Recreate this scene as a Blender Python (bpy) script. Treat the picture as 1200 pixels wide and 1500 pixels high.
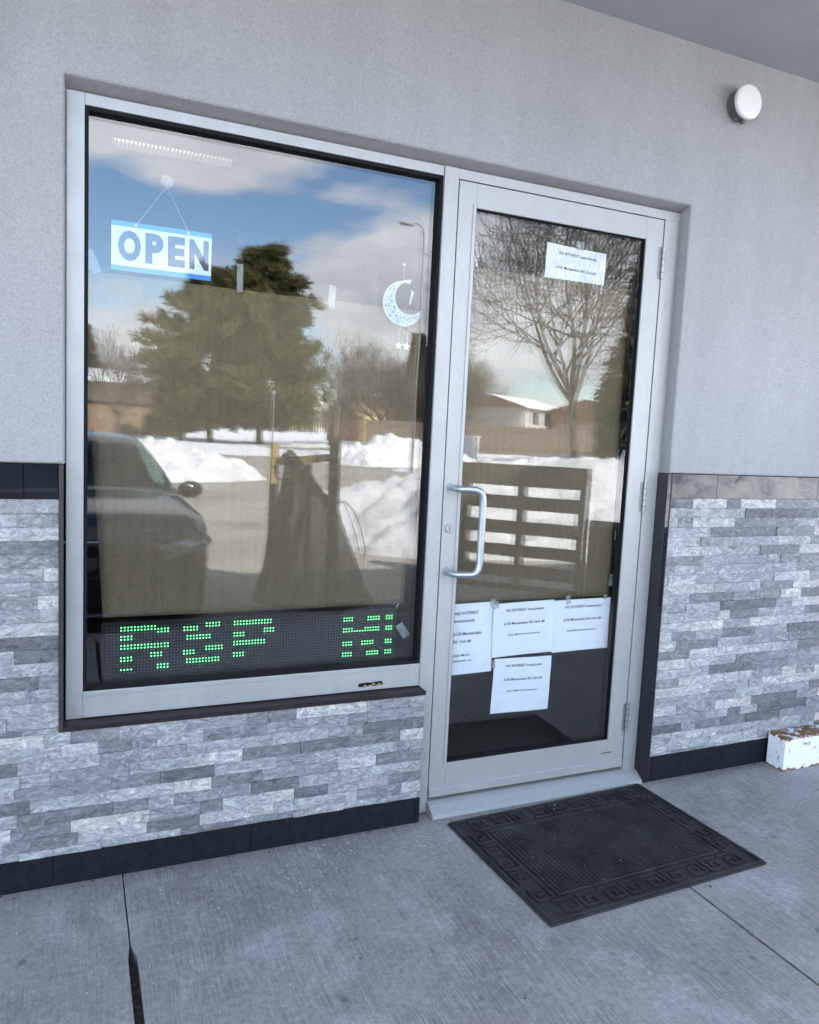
import bpy, bmesh, math, random
import numpy as np
from mathutils import Vector, Matrix
for o in list(bpy.data.objects): bpy.data.objects.remove(o)
R = math.radians
SC = bpy.context.scene
COL = SC.collection
random.seed(7); rng = np.random.default_rng(7)

# ------------------------------------------------------------------ camera
cam_d = bpy.data.cameras.new('camera'); cam = bpy.data.objects.new('camera', cam_d); COL.objects.link(cam)
cam_d.sensor_fit = 'AUTO'; cam_d.sensor_width = 36.0; cam_d.lens = 36.0*1125.24/1500.0
cam_d.clip_start = .02; cam_d.clip_end = 3000
yaw, pitch, roll = R(23.7993), R(-5.9353), R(2.7303)
fw = Vector((math.sin(yaw)*math.cos(pitch), math.cos(yaw)*math.cos(pitch), math.sin(pitch)))
rt = Vector((math.cos(yaw), -math.sin(yaw), 0)); up = rt.cross(fw)
rt2 = rt*math.cos(roll)+up*math.sin(roll); up2 = -rt*math.sin(roll)+up*math.cos(roll)
M = Matrix((rt2, up2, -fw)).transposed().to_4x4(); M.translation = Vector((-1.2361, -2.5043, 1.4352))
cam.matrix_world = M
SC.camera = cam
SC.render.resolution_x = 819; SC.render.resolution_y = 1024

# ------------------------------------------------------------------ sky, sun, exposure
SUN_EL, SUN_AZ = R(42), R(20)
W = bpy.data.worlds.new('World'); SC.world = W; W.use_nodes = True
nt = W.node_tree; N = nt.nodes; L = nt.links
N.clear()
out = N.new('ShaderNodeOutputWorld'); bg = N.new('ShaderNodeBackground'); bg.inputs[1].default_value = .12
sky = N.new('ShaderNodeTexSky'); sky.sky_type = 'NISHITA'; sky.sun_disc = False
sky.sun_elevation = SUN_EL; sky.sun_rotation = SUN_AZ; sky.air_density = 1.0; sky.dust_density = .3; sky.ozone_density = 3.0
tc = N.new('ShaderNodeTexCoord'); sep = N.new('ShaderNodeSeparateXYZ'); L.new(tc.outputs['Generated'], sep.inputs[0])
def wm(op, a, b=None, clamp=False):
    m = N.new('ShaderNodeMath'); m.operation = op; m.use_clamp = clamp
    for i, v in enumerate((a, b)):
        if v is None: continue
        if isinstance(v, (int, float)): m.inputs[i].default_value = v
        else: L.new(v, m.inputs[i])
    return m.outputs[0]
den = wm('ADD', wm('MAXIMUM', sep.outputs[2], 0.0), .30)
cmb = N.new('ShaderNodeCombineXYZ'); L.new(wm('DIVIDE', sep.outputs[0], den), cmb.inputs[0]); L.new(wm('DIVIDE', sep.outputs[1], den), cmb.inputs[1])
cmb.inputs[2].default_value = 24.1
nz = N.new('ShaderNodeTexNoise'); nz.inputs['Scale'].default_value = 1.25; nz.inputs['Detail'].default_value = 7; nz.inputs['Roughness'].default_value = .52; nz.inputs['Distortion'].default_value = .25
L.new(cmb.outputs[0], nz.inputs['Vector'])
rp = N.new('ShaderNodeValToRGB'); rp.color_ramp.elements[0].position = .47; rp.color_ramp.elements[1].position = .545
L.new(nz.outputs[0], rp.inputs[0])
nz2 = N.new('ShaderNodeTexNoise'); nz2.inputs['Scale'].default_value = 3.0; nz2.inputs['Detail'].default_value = 6; L.new(cmb.outputs[0], nz2.inputs['Vector'])
rp2 = N.new('ShaderNodeValToRGB'); rp2.color_ramp.elements[0].position = .3; rp2.color_ramp.elements[1].position = .7
rp2.color_ramp.elements[0].color = (3.6, 3.75, 4.1, 1); rp2.color_ramp.elements[1].color = (7.4, 7.6, 7.9, 1)
L.new(nz2.outputs[0], rp2.inputs[0])
mxw = N.new('ShaderNodeMixRGB'); L.new(wm('MULTIPLY', rp.outputs[0], .92), mxw.inputs[0]); L.new(sky.outputs[0], mxw.inputs[1]); L.new(rp2.outputs[0], mxw.inputs[2])
L.new(mxw.outputs[0], bg.inputs[0]); L.new(bg.outputs[0], out.inputs[0])
sd = bpy.data.lights.new('sun', 'SUN'); sd.energy = 4.6; sd.angle = R(.53); sd.color = (1, .965, .92)
sun = bpy.data.objects.new('sun', sd); COL.objects.link(sun)
sv = Vector((math.sin(SUN_AZ)*math.cos(SUN_EL), math.cos(SUN_AZ)*math.cos(SUN_EL), math.sin(SUN_EL)))
sun.rotation_euler = (-sv).to_track_quat('-Z', 'Y').to_euler(); sun.location = sv*60
SC.view_settings.view_transform = 'Standard'; SC.view_settings.look = 'None'; SC.view_settings.gamma = 1
SC.view_settings.use_curve_mapping = False; SC.view_settings.exposure = 2.78
SC.cycles.use_adaptive_sampling = False; SC.cycles.use_denoising = True; SC.cycles.denoising_prefilter = 'ACCURATE'; SC.cycles.max_bounces = 10; SC.cycles.transparent_max_bounces = 24

# ------------------------------------------------------------------ materials
def new_mat(name):
    m = bpy.data.materials.new(name); m.use_nodes = True
    b = m.node_tree.nodes['Principled BSDF']; return m, m.node_tree.nodes, m.node_tree.links, b
def coords(n, l, scale=(1,1,1), kind='Object', rnd=False):
    t = n.new('ShaderNodeTexCoord'); mp = n.new('ShaderNodeMapping'); mp.inputs['Scale'].default_value = scale
    l.new(t.outputs[kind], mp.inputs['Vector'])
    if rnd:
        oi = n.new('ShaderNodeObjectInfo'); mu = n.new('ShaderNodeMath'); mu.operation = 'MULTIPLY'; mu.inputs[1].default_value = 37
        l.new(oi.outputs['Random'], mu.inputs[0]); l.new(mu.outputs[0], mp.inputs['Location'])
    return mp.outputs[0]
def noise(n, l, vec, scale, detail=5, rough=.6, dist=0):
    t = n.new('ShaderNodeTexNoise'); t.inputs['Scale'].default_value = scale; t.inputs['Detail'].default_value = detail
    t.inputs['Roughness'].default_value = rough; t.inputs['Distortion'].default_value = dist
    l.new(vec, t.inputs['Vector']); return t.outputs[0]
def ramp(n, l, fac, stops):
    r = n.new('ShaderNodeValToRGB'); e = r.color_ramp.elements
    while len(e) < len(stops): e.new(.5)
    for i, (p, c) in enumerate(stops):
        e[i].position = p; e[i].color = (c[0], c[1], c[2], 1) if not isinstance(c, (int, float)) else (c, c, c, 1)
    l.new(fac, r.inputs[0]); return r.outputs[0]
def mixc(n, l, fac, a, b, mode='MIX'):
    m = n.new('ShaderNodeMixRGB'); m.blend_type = mode
    for i, v in enumerate((fac, a, b)):
        if isinstance(v, (int, float)): m.inputs[i].default_value = v if i == 0 else (v, v, v, 1)
        elif isinstance(v, tuple): m.inputs[i].default_value = (*v, 1)
        else: l.new(v, m.inputs[i])
    return m.outputs[0]
def bump(n, l, b, h, strength, dist=.002):
    bp = n.new('ShaderNodeBump'); bp.inputs['Strength'].default_value = strength; bp.inputs['Distance'].default_value = dist
    l.new(h, bp.inputs['Height']); l.new(bp.outputs[0], b.inputs['Normal'])
def simple(name, col, rough=.6, metal=0, var=.15, nscale=6, bscale=0, bstr=.2, bdist=.002, spec=None, rnd=False, emit=None, estr=0):
    m, n, l, b = new_mat(name); v = coords(n, l, rnd=rnd)
    f = noise(n, l, v, nscale, 6)
    lo = tuple(c*(1-var) for c in col); hi = tuple(min(1, c*(1+var)) for c in col)
    l.new(ramp(n, l, f, [(.3, lo), (.7, hi)]), b.inputs['Base Color'])
    b.inputs['Roughness'].default_value = rough; b.inputs['Metallic'].default_value = metal
    if spec is not None: b.inputs['Specular IOR Level'].default_value = spec
    if bscale: bump(n, l, b, noise(n, l, v, bscale, 4), bstr, bdist)
    if emit: b.inputs['Emission Color'].default_value = (*emit, 1); b.inputs['Emission Strength'].default_value = estr
    return m
MAT = {}
def m_stucco():
    m, n, l, b = new_mat('stucco'); v = coords(n, l)
    big = noise(n, l, v, 1.6, 4); fine = noise(n, l, v, 190, 3, .7)
    c = ramp(n, l, big, [(.3, (.385, .39, .405)), (.7, (.43, .435, .45))])
    c2 = ramp(n, l, fine, [(.25, .70), (.75, 1.04)])
    c = mixc(n, l, 1, c, ramp(n, l, noise(n, l, coords(n, l, (5, 5, .7)), 1.3, 6, .65), [(.3, .93), (.7, 1.04)]), 'MULTIPLY')
    c = mixc(n, l, ramp(n, l, noise(n, l, v, 3.1, 9, .75, .5), [(.60, 0), (.72, .22)]), c, (.30, .29, .275))
    l.new(mixc(n, l, 1, c, c2, 'MULTIPLY'), b.inputs['Base Color']); b.inputs['Roughness'].default_value = .92
    bump(n, l, b, noise(n, l, v, 170, 3, .75), 1.0, .006); return m
def m_stone():
    m, n, l, b = new_mat('split_stone'); v = coords(n, l, (1, 1, 1.6), 'Object', True)
    # undo the per-object length scale by using world position
    g = n.new('ShaderNodeNewGeometry'); oi = n.new('ShaderNodeObjectInfo')
    ad = n.new('ShaderNodeVectorMath'); ad.operation = 'ADD'; l.new(g.outputs['Position'], ad.inputs[0])
    cx = n.new('ShaderNodeCombineXYZ'); mu = n.new('ShaderNodeMath'); mu.operation = 'MULTIPLY'; mu.inputs[1].default_value = 53
    l.new(oi.outputs['Random'], mu.inputs[0]); l.new(mu.outputs[0], cx.inputs[0]); l.new(mu.outputs[0], cx.inputs[2]); l.new(cx.outputs[0], ad.inputs[1])
    v = ad.outputs[0]
    tone = ramp(n, l, oi.outputs['Random'], [(0, (.125, .13, .142)), (.22, (.205, .212, .226)), (.5, (.29, .298, .313)), (.78, (.375, .383, .395)), (.91, (.45, .449, .447)), (1, (.51, .50, .48))])
    mpv = n.new('ShaderNodeMapping'); mpv.inputs['Scale'].default_value = (1, 1, 1.9); mpv.inputs['Rotation'].default_value = (0, .35, 0); l.new(v, mpv.inputs[0])
    vein = noise(n, l, mpv.outputs[0], 17, 10, .72, 2.2)
    t2 = ramp(n, l, vein, [(.33, .46), (.44, .80), (.52, 1.0), (.60, 1.34), (.70, 1.8)])
    c = mixc(n, l, 1, tone, t2, 'MULTIPLY')
    sp = ramp(n, l, noise(n, l, v, 150, 4, .7), [(.3, .78), (.7, 1.15)])
    c = mixc(n, l, 1, c, sp, 'MULTIPLY')
    l.new(c, b.inputs['Base Color']); b.inputs['Roughness'].default_value = .62
    bump(n, l, b, mixc(n, l, .5, noise(n, l, v, 45, 8, .7, 1.2), vein), 1.0, .012); return m
def m_concrete():
    m, n, l, b = new_mat('concrete'); v = coords(n, l)
    wob = n.new('ShaderNodeVectorMath'); wob.operation = 'ADD'; nn = n.new('ShaderNodeTexNoise'); nn.inputs['Scale'].default_value = 3; nn.inputs['Detail'].default_value = 3; l.new(v, nn.inputs['Vector'])
    sc_ = n.new('ShaderNodeVectorMath'); sc_.operation = 'SCALE'; sc_.inputs['Scale'].default_value = .03; l.new(nn.outputs[1], sc_.inputs[0]); l.new(v, wob.inputs[0]); l.new(sc_.outputs[0], wob.inputs[1])
    mp = n.new('ShaderNodeMapping'); mp.inputs['Scale'].default_value = (230, 7, 1); l.new(wob.outputs[0], mp.inputs[0])
    broom = noise(n, l, mp.outputs[0], 1, 3, .6)
    big = noise(n, l, v, 1.7, 5, .6); salt = noise(n, l, v, 4.5, 10, .74, .6); spk = noise(n, l, v, 260, 3, .65); mid = noise(n, l, v, 55, 7, .8)
    c = ramp(n, l, big, [(.32, (.215, .210, .202)), (.5, (.265, .26, .25)), (.68, (.31, .305, .295))])
    c = mixc(n, l, ramp(n, l, salt, [(.5, 0), (.68, .6)]), c, (.43, .427, .42))
    c = mixc(n, l, 1, c, ramp(n, l, mid, [(.3, .62), (.7, 1.22)]), 'MULTIPLY')
    c = mixc(n, l, ramp(n, l, big, [(.35, .75), (.6, .25)]), c, mixc(n, l, 1, c, ramp(n, l, broom, [(.36, .55), (.64, 1.16)]), 'MULTIPLY'))
    c = mixc(n, l, 1, c, ramp(n, l, spk, [(.3, .55), (.44, 1.0), (.7, 1.15)]), 'MULTIPLY')
    st = noise(n, l, v, 9, 2, .4)
    c = mixc(n, l, ramp(n, l, st, [(.255, .75), (.285, 0)]), c, (.10, .10, .10))
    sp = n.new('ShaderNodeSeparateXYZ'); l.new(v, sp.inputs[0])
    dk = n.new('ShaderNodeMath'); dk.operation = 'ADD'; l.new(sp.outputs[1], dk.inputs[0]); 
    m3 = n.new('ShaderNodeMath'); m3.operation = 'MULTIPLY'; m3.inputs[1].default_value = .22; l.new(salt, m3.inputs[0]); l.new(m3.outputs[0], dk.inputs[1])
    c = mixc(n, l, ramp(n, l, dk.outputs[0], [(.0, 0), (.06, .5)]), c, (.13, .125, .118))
    l.new(c, b.inputs['Base Color']); b.inputs['Roughness'].default_value = .88
    bump(n, l, b, mixc(n, l, .55, broom, spk), .6, .003); return m
def m_asphalt():
    m, n, l, b = new_mat('asphalt'); v = coords(n, l)
    c = ramp(n, l, noise(n, l, v, .35, 8, .65), [(.3, (.23, .213, .18)), (.7, (.37, .345, .295))])
    c = mixc(n, l, 1, c, ramp(n, l, noise(n, l, coords(n, l, (.6, 3, 1)), 1.2, 6, .7), [(.3, .75), (.7, 1.15)]), 'MULTIPLY')
    vo = n.new('ShaderNodeTexVoronoi'); vo.feature = 'DISTANCE_TO_EDGE'; vo.inputs['Scale'].default_value = .42
    wv = n.new('ShaderNodeVectorMath'); wv.operation = 'ADD'; l.new(v, wv.inputs[0])
    nn = n.new('ShaderNodeTexNoise'); nn.inputs['Scale'].default_value = 1.1; nn.inputs['Detail'].default_value = 6; l.new(v, nn.inputs['Vector']); l.new(nn.outputs[1], wv.inputs[1])
    l.new(wv.outputs[0], vo.inputs['Vector'])
    cr = mixc(n, l, 1, ramp(n, l, vo.outputs[0], [(.003, .8), (.011, 0)]), ramp(n, l, noise(n, l, v, .8, 4), [(.42, 0), (.56, 1)]), 'MULTIPLY')
    c = mixc(n, l, cr, c, (.04, .04, .04))
    l.new(c, b.inputs['Base Color']); b.inputs['Roughness'].default_value = .9
    bump(n, l, b, noise(n, l, v, 60, 4, .7), .6, .01); return m
def m_snow():
    m, n, l, b = new_mat('snow'); v = coords(n, l)
    c = ramp(n, l, noise(n, l, v, 1.3, 7, .7), [(.25, (.62, .62, .62)), (.5, (.84, .85, .86)), (.8, (.88, .88, .89))])
    l.new(c, b.inputs['Base Color']); b.inputs['Roughness'].default_value = .8
    bump(n, l, b, noise(n, l, v, 7, 8, .72), 1, .12); return m
def m_alu(name='aluminium', col=(.375, .385, .39), metal=.35, rough=.42):
    m, n, l, b = new_mat(name); v = coords(n, l)
    br = noise(n, l, coords(n, l, (14, 14, 2.5)), 3, 6, .7)
    c = mixc(n, l, 1, col, ramp(n, l, br, [(.25, .93), (.7, 1.03)]), 'MULTIPLY')
    c = mixc(n, l, ramp(n, l, noise(n, l, v, 16, 6, .75), [(.60, 0), (.74, .5)]), c, (.22, .22, .225))
    l.new(c, b.inputs['Base Color']); b.inputs['Metallic'].default_value = metal
    l.new(ramp(n, l, noise(n, l, v, 9, 5), [(.3, rough-.08), (.7, rough+.1)]), b.inputs['Roughness']); return m
def m_glass(name, ior, tint=(1, 1, 1)):
    m = bpy.data.materials.new(name); m.use_nodes = True; n = m.node_tree.nodes; l = m.node_tree.links; n.clear()
    o = n.new('ShaderNodeOutputMaterial'); mx = n.new('ShaderNodeMixShader'); t = n.new('ShaderNodeBsdfTransparent'); g = n.new('ShaderNodeBsdfGlossy'); f = n.new('ShaderNodeFresnel')
    t.inputs[0].default_value = (*tint, 1); g.inputs['Roughness'].default_value = 0
    gm = n.new('ShaderNodeNewGeometry'); io = n.new('ShaderNodeMath'); io.operation = 'MULTIPLY_ADD'; io.inputs[1].default_value = 1/ior-ior; io.inputs[2].default_value = ior; l.new(gm.outputs['Backfacing'], io.inputs[0]); l.new(io.outputs[0], f.inputs[0])
    v = coords(n, l, (1, 1, .6)); bpn = n.new('ShaderNodeBump'); bpn.inputs['Strength'].default_value = .02; bpn.inputs['Distance'].default_value = .02
    l.new(noise(n, l, v, 3.2, 1, .4), bpn.inputs['Height']); l.new(bpn.outputs[0], g.inputs['Normal'])
    l.new(f.outputs[0], mx.inputs[0]); l.new(t.outputs[0], mx.inputs[1]); l.new(g.outputs[0], mx.inputs[2]); l.new(mx.outputs[0], o.inputs[0]); return m
def m_trans(name, col, fac, rough=.5):
    m = bpy.data.materials.new(name); m.use_nodes = True; n = m.node_tree.nodes; l = m.node_tree.links
    b = n['Principled BSDF']; b.inputs['Base Color'].default_value = (*col, 1); b.inputs['Roughness'].default_value = rough
    o = n['Material Output']; mx = n.new('ShaderNodeMixShader'); t = n.new('ShaderNodeBsdfTransparent')
    v = coords(n, l); l.new(ramp(n, l, noise(n, l, v, 30, 4), [(.3, max(0, fac-.12)), (.7, min(1, fac+.12))]), mx.inputs[0])
    l.new(t.outputs[0], mx.inputs[1]); l.new(b.outputs[0], mx.inputs[2]); l.new(mx.outputs[0], o.inputs[0]); return m
def m_leaf(name, c0, c1):
    m, n, l, b = new_mat(name); g = n.new('ShaderNodeNewGeometry')
    l.new(ramp(n, l, noise(n, l, g.outputs['Position'], 1.1, 4), [(.3, c0), (.7, c1)]), b.inputs['Base Color'])
    b.inputs['Roughness'].default_value = .7; b.inputs['Specular IOR Level'].default_value = .2; return m
def m_wood(name, c0, c1, sc=(3, 3, 30)):
    m, n, l, b = new_mat(name); v = coords(n, l, sc, rnd=True)
    l.new(ramp(n, l, noise(n, l, v, 2, 7, .65, .6), [(.3, c0), (.7, c1)]), b.inputs['Base Color'])
    b.inputs['Roughness'].default_value = .8; bump(n, l, b, noise(n, l, v, 4, 5), .4, .004); return m
def m_kraft():
    m, n, l, b = new_mat('kraft_paper'); v = coords(n, l)
    c = ramp(n, l, noise(n, l, coords(n, l, (60, 1, 3)), 1, 5, .6), [(.3, (.098, .074, .040)), (.7, (.122, .094, .053))])
    c = mixc(n, l, 1, c, ramp(n, l, noise(n, l, v, 2.2, 5, .6), [(.3, .82), (.7, 1.12)]), 'MULTIPLY')
    l.new(c, b.inputs['Base Color']); b.inputs['Roughness'].default_value = .75
    h = mixc(n, l, .5, noise(n, l, v, 5, 4, .5, 1.5), noise(n, l, v, 16, 3, .5, 2))
    bump(n, l, b, h, .6, .02); return m
def m_brick(name, c0, c1, cm, s=6):
    m, n, l, b = new_mat(name); t = n.new('ShaderNodeTexBrick')
    v = coords(n, l, (1, 1, 1)); sp = n.new('ShaderNodeSeparateXYZ'); cb = n.new('ShaderNodeCombineXYZ'); l.new(v, sp.inputs[0])
    a = n.new('ShaderNodeMath'); a.operation = 'ADD'; l.new(sp.outputs[0], a.inputs[0]); l.new(sp.outputs[1], a.inputs[1])
    l.new(a.outputs[0], cb.inputs[0]); l.new(sp.outputs[2], cb.inputs[1]); l.new(cb.outputs[0], t.inputs['Vector'])
    t.inputs['Color1'].default_value = (*c0, 1); t.inputs['Color2'].default_value = (*c1, 1); t.inputs['Mortar'].default_value = (*cm, 1)
    t.inputs['Scale'].default_value = s; t.inputs['Mortar Size'].default_value = .012; t.inputs['Brick Width'].default_value = 1.3; t.inputs['Row Height'].default_value = .45
    c = mixc(n, l, 1, t.outputs[0], ramp(n, l, noise(n, l, v, .6, 6), [(.3, .8), (.7, 1.1)]), 'MULTIPLY')
    l.new(c, b.inputs['Base Color']); b.inputs['Roughness'].default_value = .9; return m
def m_rusty(name, thr):
    m, n, l, b = new_mat(name); v = coords(n, l)
    g = n.new('ShaderNodeTexCoord'); sp = n.new('ShaderNodeSeparateXYZ'); l.new(g.outputs['Object'], sp.inputs[0])
    ad = n.new('ShaderNodeMath'); ad.operation = 'ADD'; l.new(noise(n, l, v, 22, 8, .72, .8), ad.inputs[0]); l.new(ramp(n, l, sp.outputs[2], [(.0, .2), (.016, 0)]), ad.inputs[1])
    ax = n.new('ShaderNodeMath'); ax.operation = 'ADD'; l.new(ad.outputs[0], ax.inputs[0]); l.new(ramp(n, l, sp.outputs[2], [(.138, 0), (.145, .13)]), ax.inputs[1])
    k = ramp(n, l, ax.outputs[0], [(thr, 0), (thr+.03, 1)])
    ru = ramp(n, l, noise(n, l, v, 40, 5), [(.3, (.05, .025, .014)), (.55, (.2, .09, .035)), (.75, (.36, .2, .09))])
    l.new(mixc(n, l, k, (.74, .76, .78), ru), b.inputs['Base Color']); b.inputs['Roughness'].default_value = .6
    bump(n, l, b, k, -.3, .001); return m
def m_emit(name, col, s):
    m, n, l, b = new_mat(name); b.inputs['Base Color'].default_value = (*col, 1)
    b.inputs['Emission Color'].default_value = (*col, 1); b.inputs['Emission Strength'].default_value = s; return m
MAT.update(stucco=m_stucco(), stone=m_stone(), concrete=m_concrete(), asphalt=m_asphalt(), snow=m_snow(), alu=m_alu(),
    alu_dull=m_alu('dull_aluminium', (.30, .31, .315), .2, .5),
    alu_pull=m_alu('brushed_pull', (.42, .45, .49), .85, .38), hinge=m_alu('hinge_steel', (.34, .35, .36), .85, .42),
    pane_out=m_glass('outer_pane', 1.98), pane_in=m_glass('inner_pane', 1.58), clear=m_glass('clear_back', 1.0001, (.99, 1, 1)),
    carglass=m_glass('car_glass', 1.5, (.46, .64, .55)), kraft=m_kraft(), rusty=m_rusty('rusty_white_paint', .60), rusty_top=m_rusty('rusted_top_paint', .575),
    gasket=simple('black_gasket', (.006, .0065, .008), .6, spec=.15), black=simple('black_plastic', (.008, .009, .010), .5, spec=.2),
    tile_gloss=simple('glossy_black_tile', (.012, .014, .018), .025, var=.3), tile_matt=simple('dark_base_tile', (.010, .0125, .017), .6, spec=.12, nscale=40, var=.3, bscale=120, bstr=.2),
    trim=simple('plum_edge_trim', (.030, .021, .024), .5, var=.3, nscale=20), sill=simple('sill_trim', (.020, .017, .018), .5, spec=.2, var=.35, nscale=15),
    soffit=simple('soffit_stucco', (.40, .405, .42), .93, var=.06, bscale=210, bstr=.7, bdist=.004),
    white=simple('white_plastic', (.72, .72, .73), .4, var=.04), grey=simple('grey_housing', (.10, .10, .105), .55),
    paper=simple('white_paper', (.64, .685, .75), .8, var=.03, nscale=12, bscale=9, bstr=.25, bdist=.01), ink=simple('ink', (.02, .022, .03), .8),
    signwhite=simple('sign_white', (.56, .70, .80), .5, var=.03), signblue=simple('sign_blue', (.008, .20, .62), .5, var=.05), signnavy=simple('sign_navy', (.02, .034, .075), .5, var=.05),
    tape=m_trans('clear_tape', (.40, .43, .43), .34, .3), string=simple('white_string', (.6, .62, .65), .7),
    moon=simple('moon_white', (.38, .41, .43), .6, var=.08, nscale=60), star=simple('star_silver', (.62, .60, .54), .5, var=.1, nscale=60),
    rubber=simple('rubber_mat', (.026, .0262, .027), .66, spec=.25, var=.55, nscale=9, bscale=240, bstr=.5), room=simple('room_wall', (.09, .09, .09), .9, var=.05), roomfloor=simple('room_floor', (.10, .10, .10), .5, var=.2),
    roomceil=simple('room_ceiling', (.12, .12, .12), .9), casing=simple('white_casing', (.55, .57, .6), .5, var=.04),
    led_on=m_emit('led_green', (.16, 1, .30), .42), led_off=simple('led_off', (.13, .135, .14), .4), tube=m_emit('lamp_lens', (1, .95, .85), .09),
    paint=simple('car_paint', (.045, .046, .050), .14, .5, var=.05, spec=.6), carblack=simple('car_black_trim', (.012, .012, .012), .45), chrome=simple('chrome', (.6, .6, .62), .15, 1), tyre=simple('tyre', (.015, .015, .015), .85),
    lamp=simple('headlamp', (.34, .36, .38), .08, .4), seat=simple('car_seat', (.02, .02, .022), .8),
    tarp=m_trans('mesh_tarp', (.075, .066, .05), .66, .8), rope=simple('cable', (.02, .02, .02), .7),
    fresh=m_wood('pine_lumber', (.30, .22, .10), (.42, .32, .16)), pallet=m_wood('pallet_wood', (.085, .07, .052), (.15, .125, .095)), fence=m_wood('fence_wood', (.13, .095, .07), (.24, .18, .135)),
    bark=simple('bark', (.095, .078, .062), .9, var=.3, nscale=4), pine=m_leaf('pine_needles', (.075, .072, .028), (.13, .122, .055)), spruce=m_leaf('spruce_needles', (.045, .048, .026), (.10, .098, .055)), twig=m_leaf('far_twigs', (.13, .105, .085), (.21, .175, .145)),
    brickA=m_brick('brown_brick', (.20, .135, .085), (.25, .17, .11), (.2, .17, .14)), brickB=m_brick('red_brick', (.22, .10, .07), (.28, .14, .09), (.25, .2, .17)),
    fascia=simple('brown_fascia', (.115, .085, .062), .8), yellow=simple('yellow_siding', (.62, .50, .22), .8), siding=simple('pale_siding', (.5, .46, .40), .8), roofb=simple('brown_shingles', (.20, .115, .08), .9, var=.25, nscale=3),
    window=simple('dark_window', (.03, .035, .04), .08), galv=simple('galvanised', (.26, .27, .28), .5, .3), util=simple('utility_white', (.7, .7, .68), .6), debris=simple('debris', (.6, .6, .58), .9, rnd=True, var=.4), litter=simple('dead_leaf', (.035, .030, .026), .9))
def m_moonfill():
    m = m_trans('moon_lattice', (.30, .42, .58), .5); n = m.node_tree.nodes; l = m.node_tree.links
    vo = n.new('ShaderNodeTexVoronoi'); vo.feature = 'DISTANCE_TO_EDGE'; vo.inputs['Scale'].default_value = 75; l.new(coords(n, l), vo.inputs['Vector'])
    mx = [x for x in n if x.type == 'MIX_SHADER'][0]; l.new(ramp(n, l, vo.outputs[0], [(.10, 1), (.2, .25)]), mx.inputs[0]); return m
MAT['moonfill'] = m_moonfill()

# ------------------------------------------------------------------ helpers
def mesh_np(name, V, F):
    """V (n,3), F list/array of polygons"""
    me = bpy.data.meshes.new(name)
    if isinstance(F, np.ndarray):
        k = F.shape[1]; me.vertices.add(len(V)); me.vertices.foreach_set('co', np.asarray(V, np.float32).ravel())
        me.loops.add(F.size); me.loops.foreach_set('vertex_index', F.astype(np.int32).ravel())
        me.polygons.add(len(F)); me.polygons.foreach_set('loop_start', np.arange(0, F.size, k, dtype=np.int32)); me.polygons.foreach_set('loop_total', np.full(len(F), k, np.int32))
        me.update(calc_edges=True); me.validate()
    else: me.from_pydata([tuple(map(float, v)) for v in V], [], [tuple(f) for f in F]); me.update()
    return me
def obj(name, me, mat, parent=None, loc=None, smooth=False):
    o = bpy.data.objects.new(name, me); COL.objects.link(o)
    if mat is not None and len(me.materials) == 0: me.materials.append(MAT[mat] if isinstance(mat, str) else mat)
    if parent is not None: o.parent = parent
    if loc is not None: o.location = loc
    if smooth: me.polygons.foreach_set('use_smooth', [True]*len(me.polygons))
    return o
def tag(o, label=None, cat=None, group=None, kind=None):
    if label: o['label'] = label
    if cat: o['category'] = cat
    if group: o['group'] = group
    if kind: o['kind'] = kind
    return o
def thing(name, label, cat, loc=(0, 0, 0), rz=0, group=None):
    o = bpy.data.objects.new(name, None); COL.objects.link(o); o.empty_display_size = .1
    o.location = loc; o.rotation_euler = (0, 0, rz); return tag(o, label, cat, group)
def origin(p):
    v = Vector((0, 0, 0))
    while p is not None: v += p.location; p = p.parent
    return v
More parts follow.
